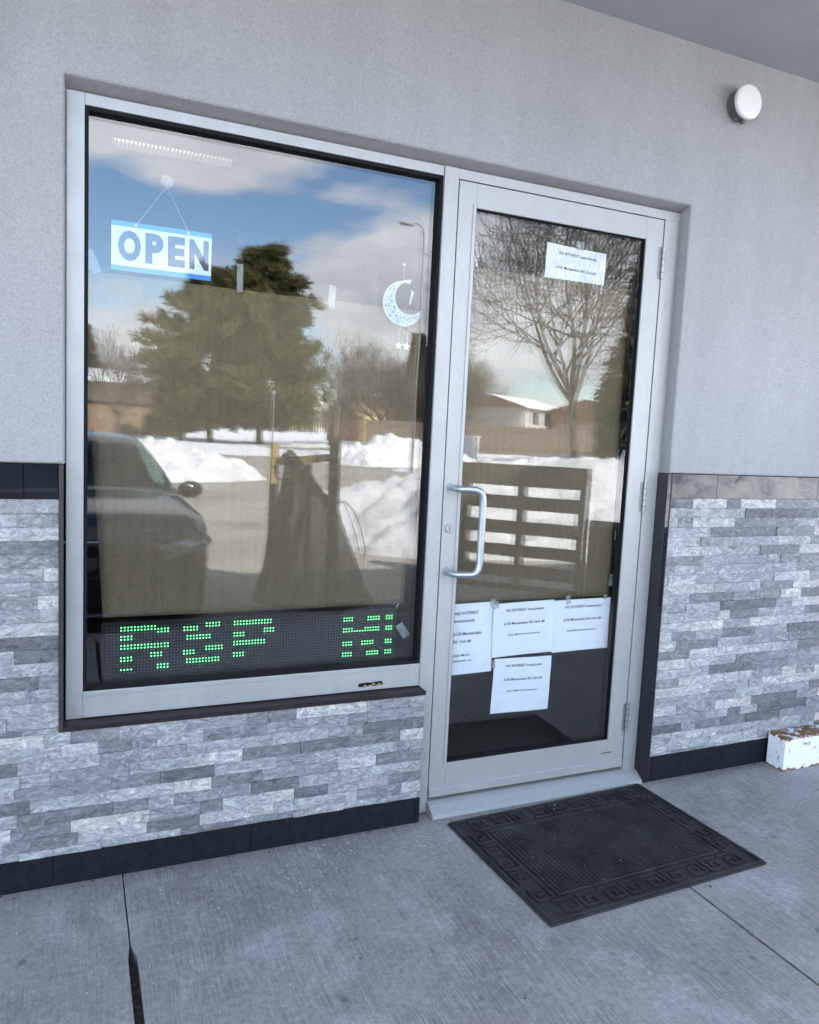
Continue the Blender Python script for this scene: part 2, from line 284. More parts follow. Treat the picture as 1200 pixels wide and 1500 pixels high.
class MB:
    def __init__(s): s.V = []; s.F = []
    def add(s, V, F):
        k = len(s.V); s.V += [tuple(v) for v in V]; s.F += [tuple(i+k for i in f) for f in F]; return s
    def box(s, x0, x1, y0, y1, z0, z1, M=None):
        V = [(x, y, z) for x in (x0, x1) for y in (y0, y1) for z in (z0, z1)]
        if M is not None: V = [tuple(M @ Vector(v)) for v in V]
        return s.add(V, [(0, 1, 3, 2), (4, 6, 7, 5), (0, 4, 5, 1), (2, 3, 7, 6), (0, 2, 6, 4), (1, 5, 7, 3)])
    def beam(s, a, b, w, h, up=(0, 0, 1)):
        a = Vector(a); b = Vector(b); d = (b-a); L_ = d.length; d.normalize(); r = d.cross(Vector(up)).normalized(); u = r.cross(d)
        Mx = Matrix((r, d, u)).transposed().to_4x4(); Mx.translation = a
        return s.box(-w/2, w/2, 0, L_, -h/2, h/2, Mx)
    def tube(s, pts, r, n=8, caps=True):
        pts = [Vector(p) for p in pts]; rr = r if isinstance(r, (list, tuple)) else [r]*len(pts); rings = []
        prev = None; k = len(s.V)
        for i, p in enumerate(pts):
            d = (pts[min(i+1, len(pts)-1)]-pts[max(i-1, 0)]).normalized()
            a = prev if prev is not None else (Vector((0, 0, 1)) if abs(d.z) < .9 else Vector((1, 0, 0)))
            a = (a-d*a.dot(d)).normalized(); prev = a; b = d.cross(a)
            for j in range(n):
                t = 2*math.pi*j/n; s.V.append(tuple(p+(a*math.cos(t)+b*math.sin(t))*rr[i]))
        for i in range(len(pts)-1):
            for j in range(n): s.F.append((k+i*n+j, k+i*n+(j+1) % n, k+(i+1)*n+(j+1) % n, k+(i+1)*n+j))
        if caps: s.F.append(tuple(k+j for j in range(n))[::-1]); s.F.append(tuple(k+(len(pts)-1)*n+j for j in range(n)))
        return s
    def build(s, name, mat, parent=None, bevel=0, smooth=False, world=True, seg=2):
        o0 = origin(parent) if world else Vector((0, 0, 0))
        bm = bmesh.new(); vs = [bm.verts.new(Vector(v)-o0) for v in s.V]
        for f in s.F:
            try: bm.faces.new([vs[i] for i in f])
            except ValueError: pass
        bmesh.ops.recalc_face_normals(bm, faces=bm.faces)
        if bevel: bmesh.ops.bevel(bm, geom=list(bm.edges), offset=bevel, segments=seg, profile=.5, affect='EDGES')
        me = bpy.data.meshes.new(name); bm.to_mesh(me); bm.free()
        o = obj(name, me, mat, parent, smooth=smooth)
        return o
def struct(o): o['kind'] = 'structure'; return o
def text_mesh(txt, width=None, height=None, bold=0.0, font_space=1.0, align='LEFT'):
    c = bpy.data.curves.new('txt', 'FONT'); c.body = txt; c.size = 1; c.offset = bold; c.space_character = font_space; c.resolution_u = 3
    t = bpy.data.objects.new('txt', c); COL.objects.link(t); dg = bpy.context.evaluated_depsgraph_get()
    me = bpy.data.meshes.new_from_object(t.evaluated_get(dg)); bpy.data.objects.remove(t); bpy.data.curves.remove(c)
    V = np.array([v.co[:] for v in me.vertices]); F = [tuple(p.vertices) for p in me.polygons]; bpy.data.meshes.remove(me)
    V[:, 0] -= V[:, 0].min(); V[:, 1] -= V[:, 1].min()
    sx = width/V[:, 0].max() if width else height/V[:, 1].max(); sy = height/V[:, 1].max() if height else sx
    return V[:, :2]*np.array([sx, sy]), F

# ================================================================== SETTING: ground
def sheet(name, x0, x1, y0, y1, z, mat, nx=1, ny=1):
    V = []; F = []
    for j in range(ny+1):
        for i in range(nx+1): V.append((x0+(x1-x0)*i/nx, y0+(y1-y0)*j/ny, z))
    for j in range(ny):
        for i in range(nx): a = j*(nx+1)+i; F.append((a, a+1, a+nx+2, a+nx+1))
    return struct(obj(name, mesh_np(name, V, F), mat))
LOT = -.15
sheet('snow_ground', -900, 900, -1500, 60, LOT-.06, 'snow')
# asphalt lot: irregular edge on its far and right side
av = [(-45, -2.7), (8.0, -2.7), (8.6, -8), (9.0, -14), (10.5, -21), (12.6, -28.5), (11.5, -37), (2, -37.5), (-45, -37)]
struct(obj('asphalt_lot', mesh_np('asphalt_lot', [(x, y, LOT) for x, y in av], [tuple(range(len(av)))]), 'asphalt'))
struct(obj('road', mesh_np('road', [(x, y, LOT-.03) for x, y in [(-120, -62.5), (-120, -69), (16, -58), (120, -130), (125, -124), (17, -52.0)]], [(0, 1, 2, 5), (2, 3, 4, 5)]), 'asphalt'))
# sidewalk: concrete slabs with open joints over a dark bed
sw = thing('sidewalk', None, None); sw['kind'] = 'structure'
MB().box(-14, 14, -2.72, -.001, LOT-.05, -.03).build('joint_bed', 'litter', sw)
xs = [-14] + [-1.09-1.705*k for k in range(7, -1, -1)] + [-1.09+1.705*k for k in range(1, 9)] + [14]
for a, b_ in zip(xs[:-1], xs[1:]):
    if b_-a < .1: continue
    m = MB()
    ga = .005; gb = .005
    # each slab in two: the joint by the window is worn wide further out
    wl = .010 if abs(a+1.09) < .01 else 0; wr = .004 if abs(b_+1.09) < .01 else 0
    P = [(a+ga-.003, -.002), (a+ga-.003, -.42), (a+ga+wl, -.47), (a+ga+wl, -2.7), (b_-gb-wr, -2.7), (b_-gb-wr, -.47), (b_-gb+.003, -.42), (b_-gb+.003, -.002)]
    k = len(P); m.add([(x, y, 0) for x, y in P]+[(x, y, -.12) for x, y in P], [tuple(range(k))]+[(i, (i+1) % k, k+(i+1) % k, k+i) for i in range(k)])
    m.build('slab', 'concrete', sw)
MB().box(-14, 14, -2.86, -2.725, LOT-.1, -.004).build('kerb', 'concrete', sw, bevel=.015)

# ================================================================== BUILDING
YS = -.055          # stucco face
B = thing('storefront_building', 'grey stucco storefront wall with stone cladding below and canopy above', 'building', (0, .1, 0))
XL, XR, ZH = -1.261, .996, 2.377
def stucco():
    V = []; F = []
    def q(*p): k = len(V); V.extend(p); F.append(tuple(range(k, k+len(p))))
    q((-12, YS, 1.295), (XL, YS, 1.295), (XL, YS, ZH), (-12, YS, ZH)); q((-12, YS, ZH), (XL, YS, ZH), (XR, YS, ZH), (12, YS, ZH), (12, YS, 2.97), (-12, YS, 2.97))
    q((XR, YS, 1.318), (12, YS, 1.318), (12, YS, ZH), (XR, YS, ZH))
    q((XL, YS, 1.295), (-1.256, .02, 1.295), (-1.256, .02, 2.357), (XL, YS, ZH)); q((XL, YS, ZH), (-1.256, .02, 2.357), (1.0, .02, 2.360), (XR, YS, ZH)); q((XR, YS, ZH), (1.0, .02, 2.36), (1.0, .02, 1.318), (XR, YS, 1.318))
    q((-12, YS, 1.295), (-12, .1, 1.295), (XL, .1, 1.295), (XL, YS, 1.295)); q((XR, YS, 1.318), (XR, .1, 1.318), (12, .1, 1.318), (12, YS, 1.318))
    bm = bmesh.new(); vs = [bm.verts.new(Vector(v)-Vector((0, .1, 0))) for v in V]
    for f in F: bm.faces.new([vs[i] for i in f])
    bmesh.ops.remove_doubles(bm, verts=bm.verts, dist=1e-5); bmesh.ops.recalc_face_normals(bm, faces=bm.faces)
    ed = [e for e in bm.edges if len(e.link_faces) == 2 and e.calc_face_angle() > .6 and all(abs(v.co.y+.1-YS) < 1e-4 for v in e.verts)]
    bmesh.ops.bevel(bm, geom=ed, offset=.008, segments=3, profile=.5, affect='EDGES')
    me = bpy.data.meshes.new('stucco_wall'); bm.to_mesh(me); bm.free(); return obj('stucco_wall', me, 'stucco', B)
stucco()
MB().box(-12, 12, -1.5, -.056, 2.97, 3.02).build('canopy_soffit', 'soffit', B)
MB().box(-12, 12, -1.5, -1.45, 3.021, 3.72).box(-12, 12, -1.449, 12, 3.66, 3.71).build('canopy_fascia', 'soffit', B)  # unseen fascia and roof slab, added height sets where the building's shade ends
MB().box(-12, 12, .0215, 12, 2.9, 3.655).build('sun_leak_fill', 'room', B)  # unseen solid fill added above the ceiling to stop sun leaking in
MB().box(-12, -1.262, .021, .1205, -.1, 2.895).box(1.002, 12, .021, .1205, -.1, 2.895).box(-1.262, 1.002, .09, .1205, 2.40, 2.895).box(-1.262, -.0, .02, .14, -.1, .49).build('wall_core', 'room', B)
# stone cladding ------------------------------------------------------
def stone_mesh(i):
    r = random.Random(100+i); V = []; F = []; nx, nz_ = 5, 3
    for k in range(nz_):
        for j in range(nx):
            e = (j in (0, nx-1)) or (k in (0, nz_-1))
            V.append((j/(nx-1), -.010-(r.uniform(-.0012, .001) if e else r.uniform(-.0015, .004)), k/(nz_-1)))
    for k in range(nz_-1):
        for j in range(nx-1):
            a = k*nx+j; F += [(a, a+1, a+nx+1), (a, a+nx+1, a+nx)] if r.random() < .5 else [(a, a+1, a+nx), (a+1, a+nx+1, a+nx)]
    rim = list(range(nx))+[nx*2-1, nx*3-1]+list(range(nx*3-2, nx*2-1, -1))+[nx]
    c = [(0, 0, 0), (1, 0, 0), (1, 0, 1), (0, 0, 1)]; k0 = len(V); V += c
    bot = list(range(nx)); top = list(range(nx*2, nx*3)); F += [tuple(bot[::-1])+(k0, k0+1), tuple(top)+(k0+2, k0+3), (0, nx, nx*2, k0+3, k0), (nx*3-1, nx*2-1, nx-1, k0+1, k0+2)]
    me = mesh_np('stone', V, F); me.materials.append(MAT['stone']); return me
SM = [stone_mesh(i) for i in range(14)]
CH = .0405
def clad(name, x0, x1, z0, z1, vis, seed, step=None):
    """a backing sheet with the ledger stones as its pieces; stones out of view are joined"""
    r = random.Random(seed)
    mb = MB().box(x0, x1, -.046, .02, z0, z1)
    if step: mb.box(x1, step[0], -.046, .02, z0, step[1])
    p = mb.build(name, 'tile_matt', B); X1 = x1; rest = MB(); yb = -.0462
    z = z1; row = 0; off = origin(B)
    while z > z0+.006:
        zt = z; zb = max(z0, z-CH); x1 = X1
        if step and zt <= step[1]+1e-4: x1 = step[0]
        elif step and zb < step[1]: zb = step[1]; z = step[1]+CH
        x = x0-r.uniform(0, .12)
        while x < x1-.002:
            ln = r.choice([.075, .10, .13, .15, .17, .19, .22, .25, .29]) * r.uniform(.92, 1.08)
            a, b_ = max(x, x0), min(x+ln, x1)
            if x1-b_ < .035: b_ = x1
            if b_-a < .02: x += ln; continue
            pr = r.choice([0, .0015, .003, .0045])+r.uniform(0, .002)
            if vis(.5*(a+b_), a, b_, .5*(zb+zt)):
                o = obj('stone', r.choice(SM), None, p, (a+.0004-off.x, yb-pr-off.y+.002, zb+.0004-off.z)); o.scale = (b_-a-.0008, 1, zt-zb-.0009)
            else: rest.box(a+.0004, b_-.0004, yb-.010-pr, yb, zb+.0004, zt-.0004)
            x = b_ if b_ == x1 else x+ln
        z -= CH; row += 1
    if rest.V:
        q = rest.build('stone_field', 'stone', p, world=True); q['kind'] = 'stuff'
clad('stone_panel', -6, -1.274, .098, 1.192, lambda c, a, b_, z: b_ > -1.455, 3, (-.0605, .4872))
clad('stone_panel', 1.0065, 6, .112, 1.216, lambda c, a, b_, z: a < 2.02-.16*z, 9)
def tiles(name, x0, x1, z0, z1, mat, pitch, x_first, y=-.0605):
    cuts = [x0]; x = x_first
    while x < x1: 
        if x > x0: cuts.append(x)
        x += pitch
    cuts.append(x1)
    for a, b_ in zip(cuts[:-1], cuts[1:]):
        MB().box(a+.0006, b_-.0006, y, -.0, z0, z1).build(name, mat, B, bevel=.0008, seg=1)
tiles('base_tile', -6, -.0605, .002, .0975, 'tile_matt', .605, -6.13+.0)
tiles('base_tile', 1.0065, 6, .002, .1115, 'tile_matt', .605, 1.6)
tiles('band_tile', -6, -1.274, 1.1925, 1.2935, 'tile_gloss', .605, -5.6, -.057)
tiles('band_tile', 1.0065, 6, 1.2165, 1.3165, 'tile_gloss', .605, 1.255, -.057)
MB().box(.983, 1.0055, -.0635, .019, .002, 1.317).build('reveal_tile', 'tile_gloss', B, bevel=.001, seg=1)
MB().box(1.0016, 1.0062, -.0655, -.06, .004, 1.316).build('edge_trim', 'trim', B)
MB().box(-1.2735, -1.2615, -.0635, .019, .4885, 1.2945).build('edge_trim', 'trim', B, bevel=.001, seg=1)
MB().box(-1.2725, -.0585, -.0625, .019, .488, .503).build('sill_trim', 'sill', B, bevel=.0015, seg=1)

# ================================================================== WINDOW
WD = thing('shop_window', 'large aluminium framed shop window with reflective double glazing and black gasket', 'window', (-.63, 0, .5))
gl, gr, gt, gb = -1.207, -.060, 2.323, .587
MB().box(-1.2555, gl, 0, .10, .5035, 2.3565).build('frame_stile', 'alu', WD, bevel=.0015)
MB().box(gl+.0003, gr-.0003, 0.0005, .10, gt, 2.3562).build('frame_head', 'alu', WD, bevel=.0015)
MB().box(gl+.0003, gr-.0003, 0.0005, .10, .5038, gb).build('frame_rail', 'alu', WD, bevel=.0015)
MB().box(gl+.0006, gr-.0006, -.006, .0003, .5065, .511).box(gl+.0006, gr-.0006, -.003, .0003, gb-.014, gb-.004).build('glazing_bead', 'alu', WD, bevel=.001, seg=1)
MB().box(-.0597, -.0035, -.002, .10, .002, 2.3568).build('mullion', 'alu', WD, bevel=.0015)
MB().box(-.0594, -.0565, -.0045, -.0022, .003, 2.356).build('mullion_lip', 'alu', WD)
g = .011
m = MB(); m.box(gl, gl+g, .006, .075, gb, gt).box(gr-g, gr, .006, .075, gb, gt).box(gl+g, gr-g, .006, .075, gt-g, gt).box(gl+g, gr-g, .006, .075, gb, gb+g); m.build('gasket', 'gasket', WD)
# chipped bottom corner of the frame
r0 = random.Random(4); m = MB(); P = [(-.300, .522), (-.298, .533), (-.27, .5355), (-.25, .534), (-.215, .5375), (-.207, .5335), (-.205, .5235), (-.23, .5205), (-.262, .5235), (-.28, .5195)]
k = len(P); m.add([(x, -.0012, z-.002) for x, z in P]+[(x, .0, z-.002) for x, z in P], [tuple(range(k))]+[(i, (i+1) % k, k+(i+1) % k, k+i) for i in range(k)]); m.build('chipped_patch', 'gasket', WD)
m = MB()
for i in range(14): x = r0.uniform(-.292, -.212); z = r0.uniform(.5205, .529); s = r0.uniform(.002, .006); m.box(x-s, x+s, -.003, -.001, z-s*.4, z+s*.4)
m.build('chip_flake', 'fresh', WD)
def pane(name, x0, x1, y, z0, z1, mat, parent, tilt=(0, 0), th=.005):
    cx, cz = (x0+x1)/2, (z0+z1)/2; hx, hz = (x1-x0)/2, (z1-z0)/2
    V = [(-hx, 0, -hz), (hx, 0, -hz), (hx, 0, hz), (-hx, 0, hz), (-hx, th, -hz), (hx, th, -hz), (hx, th, hz), (-hx, th, hz)]
    F = [(0, 1, 2, 3), (5, 4, 7, 6), (4, 0, 3, 7), (1, 5, 6, 2), (3, 2, 6, 7), (4, 5, 1, 0)]
    me = mesh_np(name, V, F); me.materials.append(MAT[mat]); me.materials.append(MAT['clear'])
    for i, p in enumerate(me.polygons): p.material_index = 0 if i == 0 else 1
    o = obj(name, me, None, parent, Vector((cx, y, cz))-origin(parent)); o.rotation_euler = (tilt[0], 0, tilt[1]); return o
pane('pane', gl+.004, gr-.004, .028, gb+.004, gt-.004, 'pane_out', WD)
pane('pane', gl+.004, gr-.004, .046, gb+.004, gt-.004, 'pane_in', WD, (R(.03), R(.10)))

# ================================================================== DOOR
DR = thing('glass_door', 'aluminium framed glass entrance door with pull handle and taped paper notices', 'door', (.457, 0, .0))
dgl, dgr, dgt, dgb = .071, .83, 2.234, .187
MB().box(-.0030, .997, .0, .10, 2.3225, 2.3568).build('frame_head', 'alu', DR, bevel=.0015)
MB().box(.9175, .9825, -.003, .10, .03, 2.322).box(.9828, .9995, .004, .10, .03, 2.3222).build('frame_jamb', 'alu', DR, bevel=.0015)
MB().box(-.0032, .0004, .02, .10, .03, 2.322).build('frame_stop', 'gasket', DR)
MB().box(.0, .917, .035, .10, .03, .06).box(.9142, .9172, .012, .06, .06, 2.32).box(.002, .914, .012, .06, 2.3195, 2.3222).build('weather_seal', 'gasket', DR)
MB().box(.0012, dgl, 0, .044, .058, 2.319).build('stile', 'alu', DR, bevel=.0015)
MB().box(dgr, .9138, 0, .044, .058, 2.319).build('stile', 'alu', DR, bevel=.0015)
MB().box(dgl+.0003, dgr-.0003, .0004, .044, dgt, 2.3188).build('top_rail', 'alu', DR, bevel=.0012)
MB().box(dgl+.0003, dgr-.0003, .0004, .044, .0582, dgb).build('bottom_rail', 'alu', DR, bevel=.0012)
MB().box(.004, .911, -.006, .0, .060, .094).build('door_sweep', 'alu', DR, bevel=.0015)
bd = .013
m = MB(); m.box(dgl-bd, dgl, -.0035, -.0004, dgb-bd, dgt+bd).box(dgr, dgr+bd, -.0035, -.0004, dgb-bd, dgt+bd).box(dgl+.0002, dgr-.0002, -.0034, -.0002, dgt, dgt+bd).box(dgl+.0002, dgr-.0002, -.0034, -.0002, dgb-bd, dgb)
m.build('glazing_bead', 'alu', DR, bevel=.0008, seg=1)
g = .004
m = MB(); m.box(dgl, dgl+g, .004, .042, dgb, dgt).box(dgr-g, dgr, .004, .042, dgb, dgt).box(dgl+g, dgr-g, .004, .042, dgt-g, dgt).box(dgl+g, dgr-g, .004, .042, dgb, dgb+g); m.build('gasket', 'gasket', DR)
pane('pane', dgl+.002, dgr-.002, .013, dgb+.002, dgt-.002, 'pane_out', DR)
pane('pane', dgl+.002, dgr-.002, .031, dgb+.002, dgt-.002, 'pane_in', DR, (R(.02), R(.16)))
# threshold
V = [(.0, -.060, 0), (.0, -.056, .012), (.0, -.020, .036), (.0, -.002, .0445), (.0, .10, .0455), (.0, .10, 0)]
m = MB(); k = len(V); m.add([(-.003, y, z) for _, y, z in V]+[(.982, y, z) for _, y, z in V], [tuple(range(k)), tuple(range(k, 2*k))]+[(i, (i+1) % k, k+(i+1) % k, k+i) for i in range(k)]); m.build('threshold', 'alu_dull', DR)
# pull handle
hp = [(.033, .0, 1.240), (.033, -.030, 1.240), (.036, -.046, 1.240), (.048, -.060, 1.240), (.070, -.068, 1.240), (.095, -.075, 1.239), (.110, -.0785, 1.232), (.119, -.080, 1.218), (.122, -.08, 1.195)]
lo = [(x, y, .928+(1.240-z)) for x, y, z in hp][::-1]
m = MB().tube(hp+[(.122, -.08, 1.08)]+lo, .0128, 14); h = m.build('pull_handle', 'alu_pull', DR, smooth=True)
for z in (1.24, .928): MB().tube([(.033, -.0006, z), (.033, -.006, z)], .019, 18).build('rosette', 'alu_pull', h)
lk = MB().tube([(.028, -.0005, 1.09), (.028, -.007, 1.09), (.028, -.0095, 1.09)], [.0155, .0155, .012], 20).build('lock_cylinder', 'alu', DR)
MB().box(.0268, .0292, -.0102, -.0096, 1.083, 1.097).build('keyway', 'gasket', lk)
for z in (2.153, 1.215, .277):
    h = MB().tube([(.9155, -.0085, z-.062), (.9155, -.0085, z+.062)], .0072, 12).build('hinge', 'hinge', DR, smooth=False)
    for k in (-.038, -.013, .013, .038): MB().tube([(.9155, -.0085, z+k-.0007), (.9155, -.0085, z+k+.0007)], .0076, 12).build('knuckle_gap', 'gasket', h)
    MB().box(.8995, .9085, -.0028, -.0005, z-.06, z+.06).build('hinge_leaf', 'hinge', h)
MB().box(.80, .855, -.0012, -.0004, .128, .133).build('maker_plate', 'grey', DR)

# ================================================================== THINGS ON AND BEHIND THE GLASS
def kraft(name, label, outline, y, seed, amp=.004):
    """paper sheet: grid clipped by an outline function x-range per z, with soft buckles"""
    r = np.random.default_rng(seed); nx, nz_ = 40, 50
    zs = np.linspace(0, 1, nz_+1); V = []
    ph = r.uniform(0, 6, 6)
    for b_ in zs:
        for a in np.linspace(0, 1, nx+1):
            x, z = outline(a, b_)
            yy = y+amp*(math.sin(x*7+z*3+ph[0])+.6*math.sin(x*15-z*11+ph[1])+.5*math.sin(z*18+x*5+ph[2]))
            V.append((x, yy, z))
    F = np.array([(j*(nx+1)+i, j*(nx+1)+i+1, (j+1)*(nx+1)+i+1, (j+1)*(nx+1)+i) for j in range(nz_) for i in range(nx)])
    V = np.array(V); c = Vector((V[:, 0].mean(), y, V[:, 2].min())); V -= np.array(c)
    o = obj(name, mesh_np(name, V, F), 'kraft', None, c, smooth=True)
    s = o.modifiers.new('thick', 'SOLIDIFY'); s.thickness = .0006; return tag(o, label, 'paper')
def bil(P):  # P: BL, BR, TL, TR
    return lambda a, b_: tuple((1-b_)*((1-a)*P[0][i]+a*P[1][i])+b_*((1-a)*P[2][i]+a*P[3][i]) for i in (0, 1))
k1 = kraft('kraft_paper', 'brown kraft paper covering the shop window from inside, below the crescent', bil([(-1.148, .800), (-.105, .800), (-1.215, 1.872), (-.088, 1.866)]), .070, 3)
k2 = kraft('kraft_paper', 'brown kraft paper sheet covering the middle of the glass door inside', bil([(.055, .797), (.822, .792), (.050, 2.045), (.812, 2.048)]), .058, 8, .003)
def tape(cx, cz, w, h, ang, y, parent):
    c, s = math.cos(ang), math.sin(ang); P = [(-w/2, -h/2), (w/2, -h/2), (w/2, h/2), (-w/2, h/2)]
    V = [(cx+a*c-b_*s, y, cz+a*s+b_*c) for a, b_ in P]; V += [(x, y+.0004, z) for x, _, z in V]
    MB().add(V, [(0, 1, 2, 3), (7, 6, 5, 4), (0, 4, 5, 1), (1, 5, 6, 2), (2, 6, 7, 3), (3, 7, 4, 0)]).build('tape', 'tape', parent)
tape(-.742, 1.905, .020, .088, R(1), .062, k1); tape(-.430, 1.880, .024, .075, R(-2), .062, k1); tape(-1.185, 1.90, .03, .07, R(25), .062, k1)
tape(-.11, .70, .03, .06, R(35), .060, k1)
tape(.100, 2.065, .028, .04, R(2), .049, k2); tape(.835, 1.05, .02, .04, 0, .049, k2); tape(.828, .86, .025, .05, R(-8), .049, k2)
NOTE = [('NO INTEREST Investments', .63, .86, .008), ('6120 Montevideo Rd. Unit #6', .67, .61, .007), ('Global Maxfin Investments Inc.', .54, .40, .002)]
def notice(label, cx, cz, w, h, ang, y, lines, tapes=(), seed=0, bend=.0014):
    r = random.Random(seed); p1, p2 = r.uniform(0, 6), r.uniform(0, 6)
    wave = lambda a, b_: bend*(math.sin(a*22+p1)+math.sin(b_*19+a*9+p2))+ .0
    c, s = math.cos(ang), math.sin(ang); nx, nz_ = 14, 12
    V = []; 
    for j in range(nz_+1):
        for i in range(nx+1):
            a, b_ = -w/2+w*i/nx, -h/2+h*j/nz_; V.append((a, wave(a, b_), b_))
    F = np.array([(j*(nx+1)+i, j*(nx+1)+i+1, (j+1)*(nx+1)+i+1, (j+1)*(nx+1)+i) for j in range(nz_) for i in range(nx)])
    o = obj('paper_notice', mesh_np('paper_notice', np.array(V), F), 'paper', None, (cx, y, cz), smooth=True); o.rotation_euler = (0, -ang, 0)
    tag(o, label, 'notice', 'paper notices taped inside the door')
    for txt, wd, x0, zc, bold in lines:
        T, TF = text_mesh(txt, width=wd, bold=bold); T[:, 1] -= T[:, 1].max()/2
        TV = [(x0+a, wave(x0+a, zc+b_)-.0013, zc+b_) for a, b_ in T]
        obj('lettering', mesh_np('lettering', TV, TF), 'ink', o)
    for (tx, tz, tw, th, ta) in tapes:
        ct, st = math.cos(ta), math.sin(ta); P = [(-tw/2, -th/2), (tw/2, -th/2), (tw/2, th/2), (-tw/2, th/2)]
        TV = [(tx+a*ct-b_*st, -.0045, tz+a*st+b_*ct) for a, b_ in P]; TV += [(x, yy+.0004, z) for x, yy, z in TV]
        obj('tape', mesh_np('tape', TV, [(0, 1, 2, 3), (7, 6, 5, 4), (0, 4, 5, 1), (1, 5, 6, 2), (2, 6, 7, 3), (3, 7, 4, 0)]), 'tape', o)
    return o
def land(w, h): return [(t, w*f, -w*f/2+.004, -h/2+h*zz, b_) for t, f, zz, b_ in NOTE]
LW, LH = .280, .2155
notice('white paper notice at the top of the door, above the brown paper', .555, 2.068, LW, LH, R(-1.6), .069, land(LW, LH), [(.01, .118, .035, .03, 0)], 1)
notice('white notice with wrapped text beside the handle side of the door', .163, .653, .2155, .279, R(.8), .050,
    [('NO INTEREST', .105, -.062, .102, .01), ('Investments', .088, -.062, .073, .007), ('6120 Montevideo', .125, -.066, .022, .008), ('Rd. Unit #6', .078, -.066, -.008, .008), ('Global Maxfin', .078, -.07, -.062, .003), ('Investments Inc.', .09, -.07, -.084, .003)], [(.102, .135, .022, .03, 0)], 2)
notice('middle white notice in the row of three on the door', .408, .680, LW, LH, R(1.2), .0475, land(LW, LH), [(-.13, .105, .022, .03, R(8))], 3)
notice('white notice nearest the hinges in the row of three on the door', .690, .678, LW, LH, R(.6), .050, land(LW, LH), [(-.075, .11, .022, .034, R(12)), (.11, .112, .016, .02, 0)], 4)
notice('white notice hanging lowest, under the middle one on the door', .420, .447, LW*.96, LH*1.04, R(-1.2), .052, land(LW*.96, LH*1.04), [(-.14, .09, .016, .03, 0)], 5)
# open sign
OS = thing('open_sign', 'blue and white hanging sign reading OPEN behind the window glass', 'sign', (-.982, .066, 1.886), 0)
def plate(x0, x1, z0, z1, y, name, mat, parent, sk=.0): MB().box(x0, x1, y, y+.0015, z0, z1).build(name, mat, parent)
plate(-1.131, -.834, 1.899, 2.015, .064, 'panel', 'signwhite', OS)
plate(-1.131, -.834, 2.0152, 2.030, .064, 'blue_band', 'signblue', OS); plate(-1.131, -.834, 1.884, 1.8988, .064, 'blue_band', 'signblue', OS)
xx = -1.112
for ch, wd in (('O', .066), ('P', .054), ('E', .052), ('N', .060)):
    T, TF = text_mesh(ch, width=wd, height=.092, bold=.06); MB().add([(xx+a, .0632, 1.9135+b_) for a, b_ in T], TF).build('letter', 'signnavy', OS); xx += wd+.0125
for x in (-1.061, -.905): MB().tube([(x, .0628, 2.022), (x, .0655, 2.022)], .0042, 10).build('eyelet', 'alu', OS)
MB().tube([(-1.061, .0625, 2.023), (-.973, .060, 2.150), (-.905, .0625, 2.023)], .0006, 5).build('string', 'string', OS)
SCP = thing('suction_cup', 'clear suction cup hook stuck to the window above the open sign', 'hook', (-.973, .055, 2.150))
MB().tube([(-.973, .0525, 2.164), (-.973, .055, 2.164), (-.973, .060, 2.164), (-.973, .066, 2.164)], [.019, .017, .009, .007], 18).build('cup', 'tape', SCP, smooth=True)
MB().tube([(-.973, .062, 2.166), (-.973, .066, 2.155), (-.973, .061, 2.150), (-.973, .058, 2.154)], .0016, 8).build('hook', 'alu', SCP)
# crescent ornament
CR = thing('crescent_ornament', 'white lattice crescent moon ornament hanging inside the window', 'ornament', (-.167, .060, 1.806))
def crescent(oc, orr, ic, ir, name, mat, y):
    n = 48; d = Vector((ic[0]-oc[0], ic[1]-oc[1])); D = d.length; base = math.atan2(d.y, d.x)
    x = (D*D+orr*orr-ir*ir)/(2*D); th_o = math.acos(max(-1, min(1, x/orr))); th_i = math.acos(max(-1, min(1, (x-D)/ir)))
    O = [(oc[0]+orr*math.cos(base+t), oc[1]+orr*math.sin(base+t)) for t in np.linspace(th_o, 2*math.pi-th_o, n)]
    I = [(ic[0]+ir*math.cos(base+t), ic[1]+ir*math.sin(base+t)) for t in np.linspace(th_i, 2*math.pi-th_i, n)]
    V = [(a, y, b_) for a, b_ in O]+[(a, y, b_) for a, b_ in I]+[(a, y+.0015, b_) for a, b_ in O]+[(a, y+.0015, b_) for a, b_ in I]
    F = [(i, i+1, n+i+1, n+i) for i in range(n-1)]+[(2*n+i+1, 2*n+i, 3*n+i, 3*n+i+1) for i in range(n-1)]+[(i+1, i, 2*n+i, 2*n+i+1) for i in range(n-1)]+[(n+i, n+i+1, 3*n+i+1, 3*n+i) for i in range(n-1)]
    MB().add(V, F).build(name, mat, CR)
oc, ic = (-.167, 1.885), (-.143, 1.906)
def arc_strip(c, r0, r1, t0, t1, name, y):
    n = 48; T = np.linspace(t0, t1, n); V = [(c[0]+r*math.cos(t), yy, c[1]+r*math.sin(t)) for yy in (y, y+.0015) for r in (r0, r1) for t in T]
    F = [(i, i+1, n+i+1, n+i) for i in range(n-1)]+[(2*n+i+1, 2*n+i, 3*n+i, 3*n+i+1) for i in range(n-1)]
    F += [(i+1, i, 2*n+i, 2*n+i+1) for i in range(n-1)]+[(n+i, n+i+1, 3*n+i+1, 3*n+i) for i in range(n-1)]
    MB().add(V, F).build(name, 'moon', CR)
arc_strip(oc, .0725, .0785, R(72), R(332), 'outer_rim', .0588)
arc_strip(ic, .0570, .0645, R(88), R(310), 'inner_rim', .0585)
crescent(oc, .0735, ic, .060, 'lattice', 'moonfill', .0595)
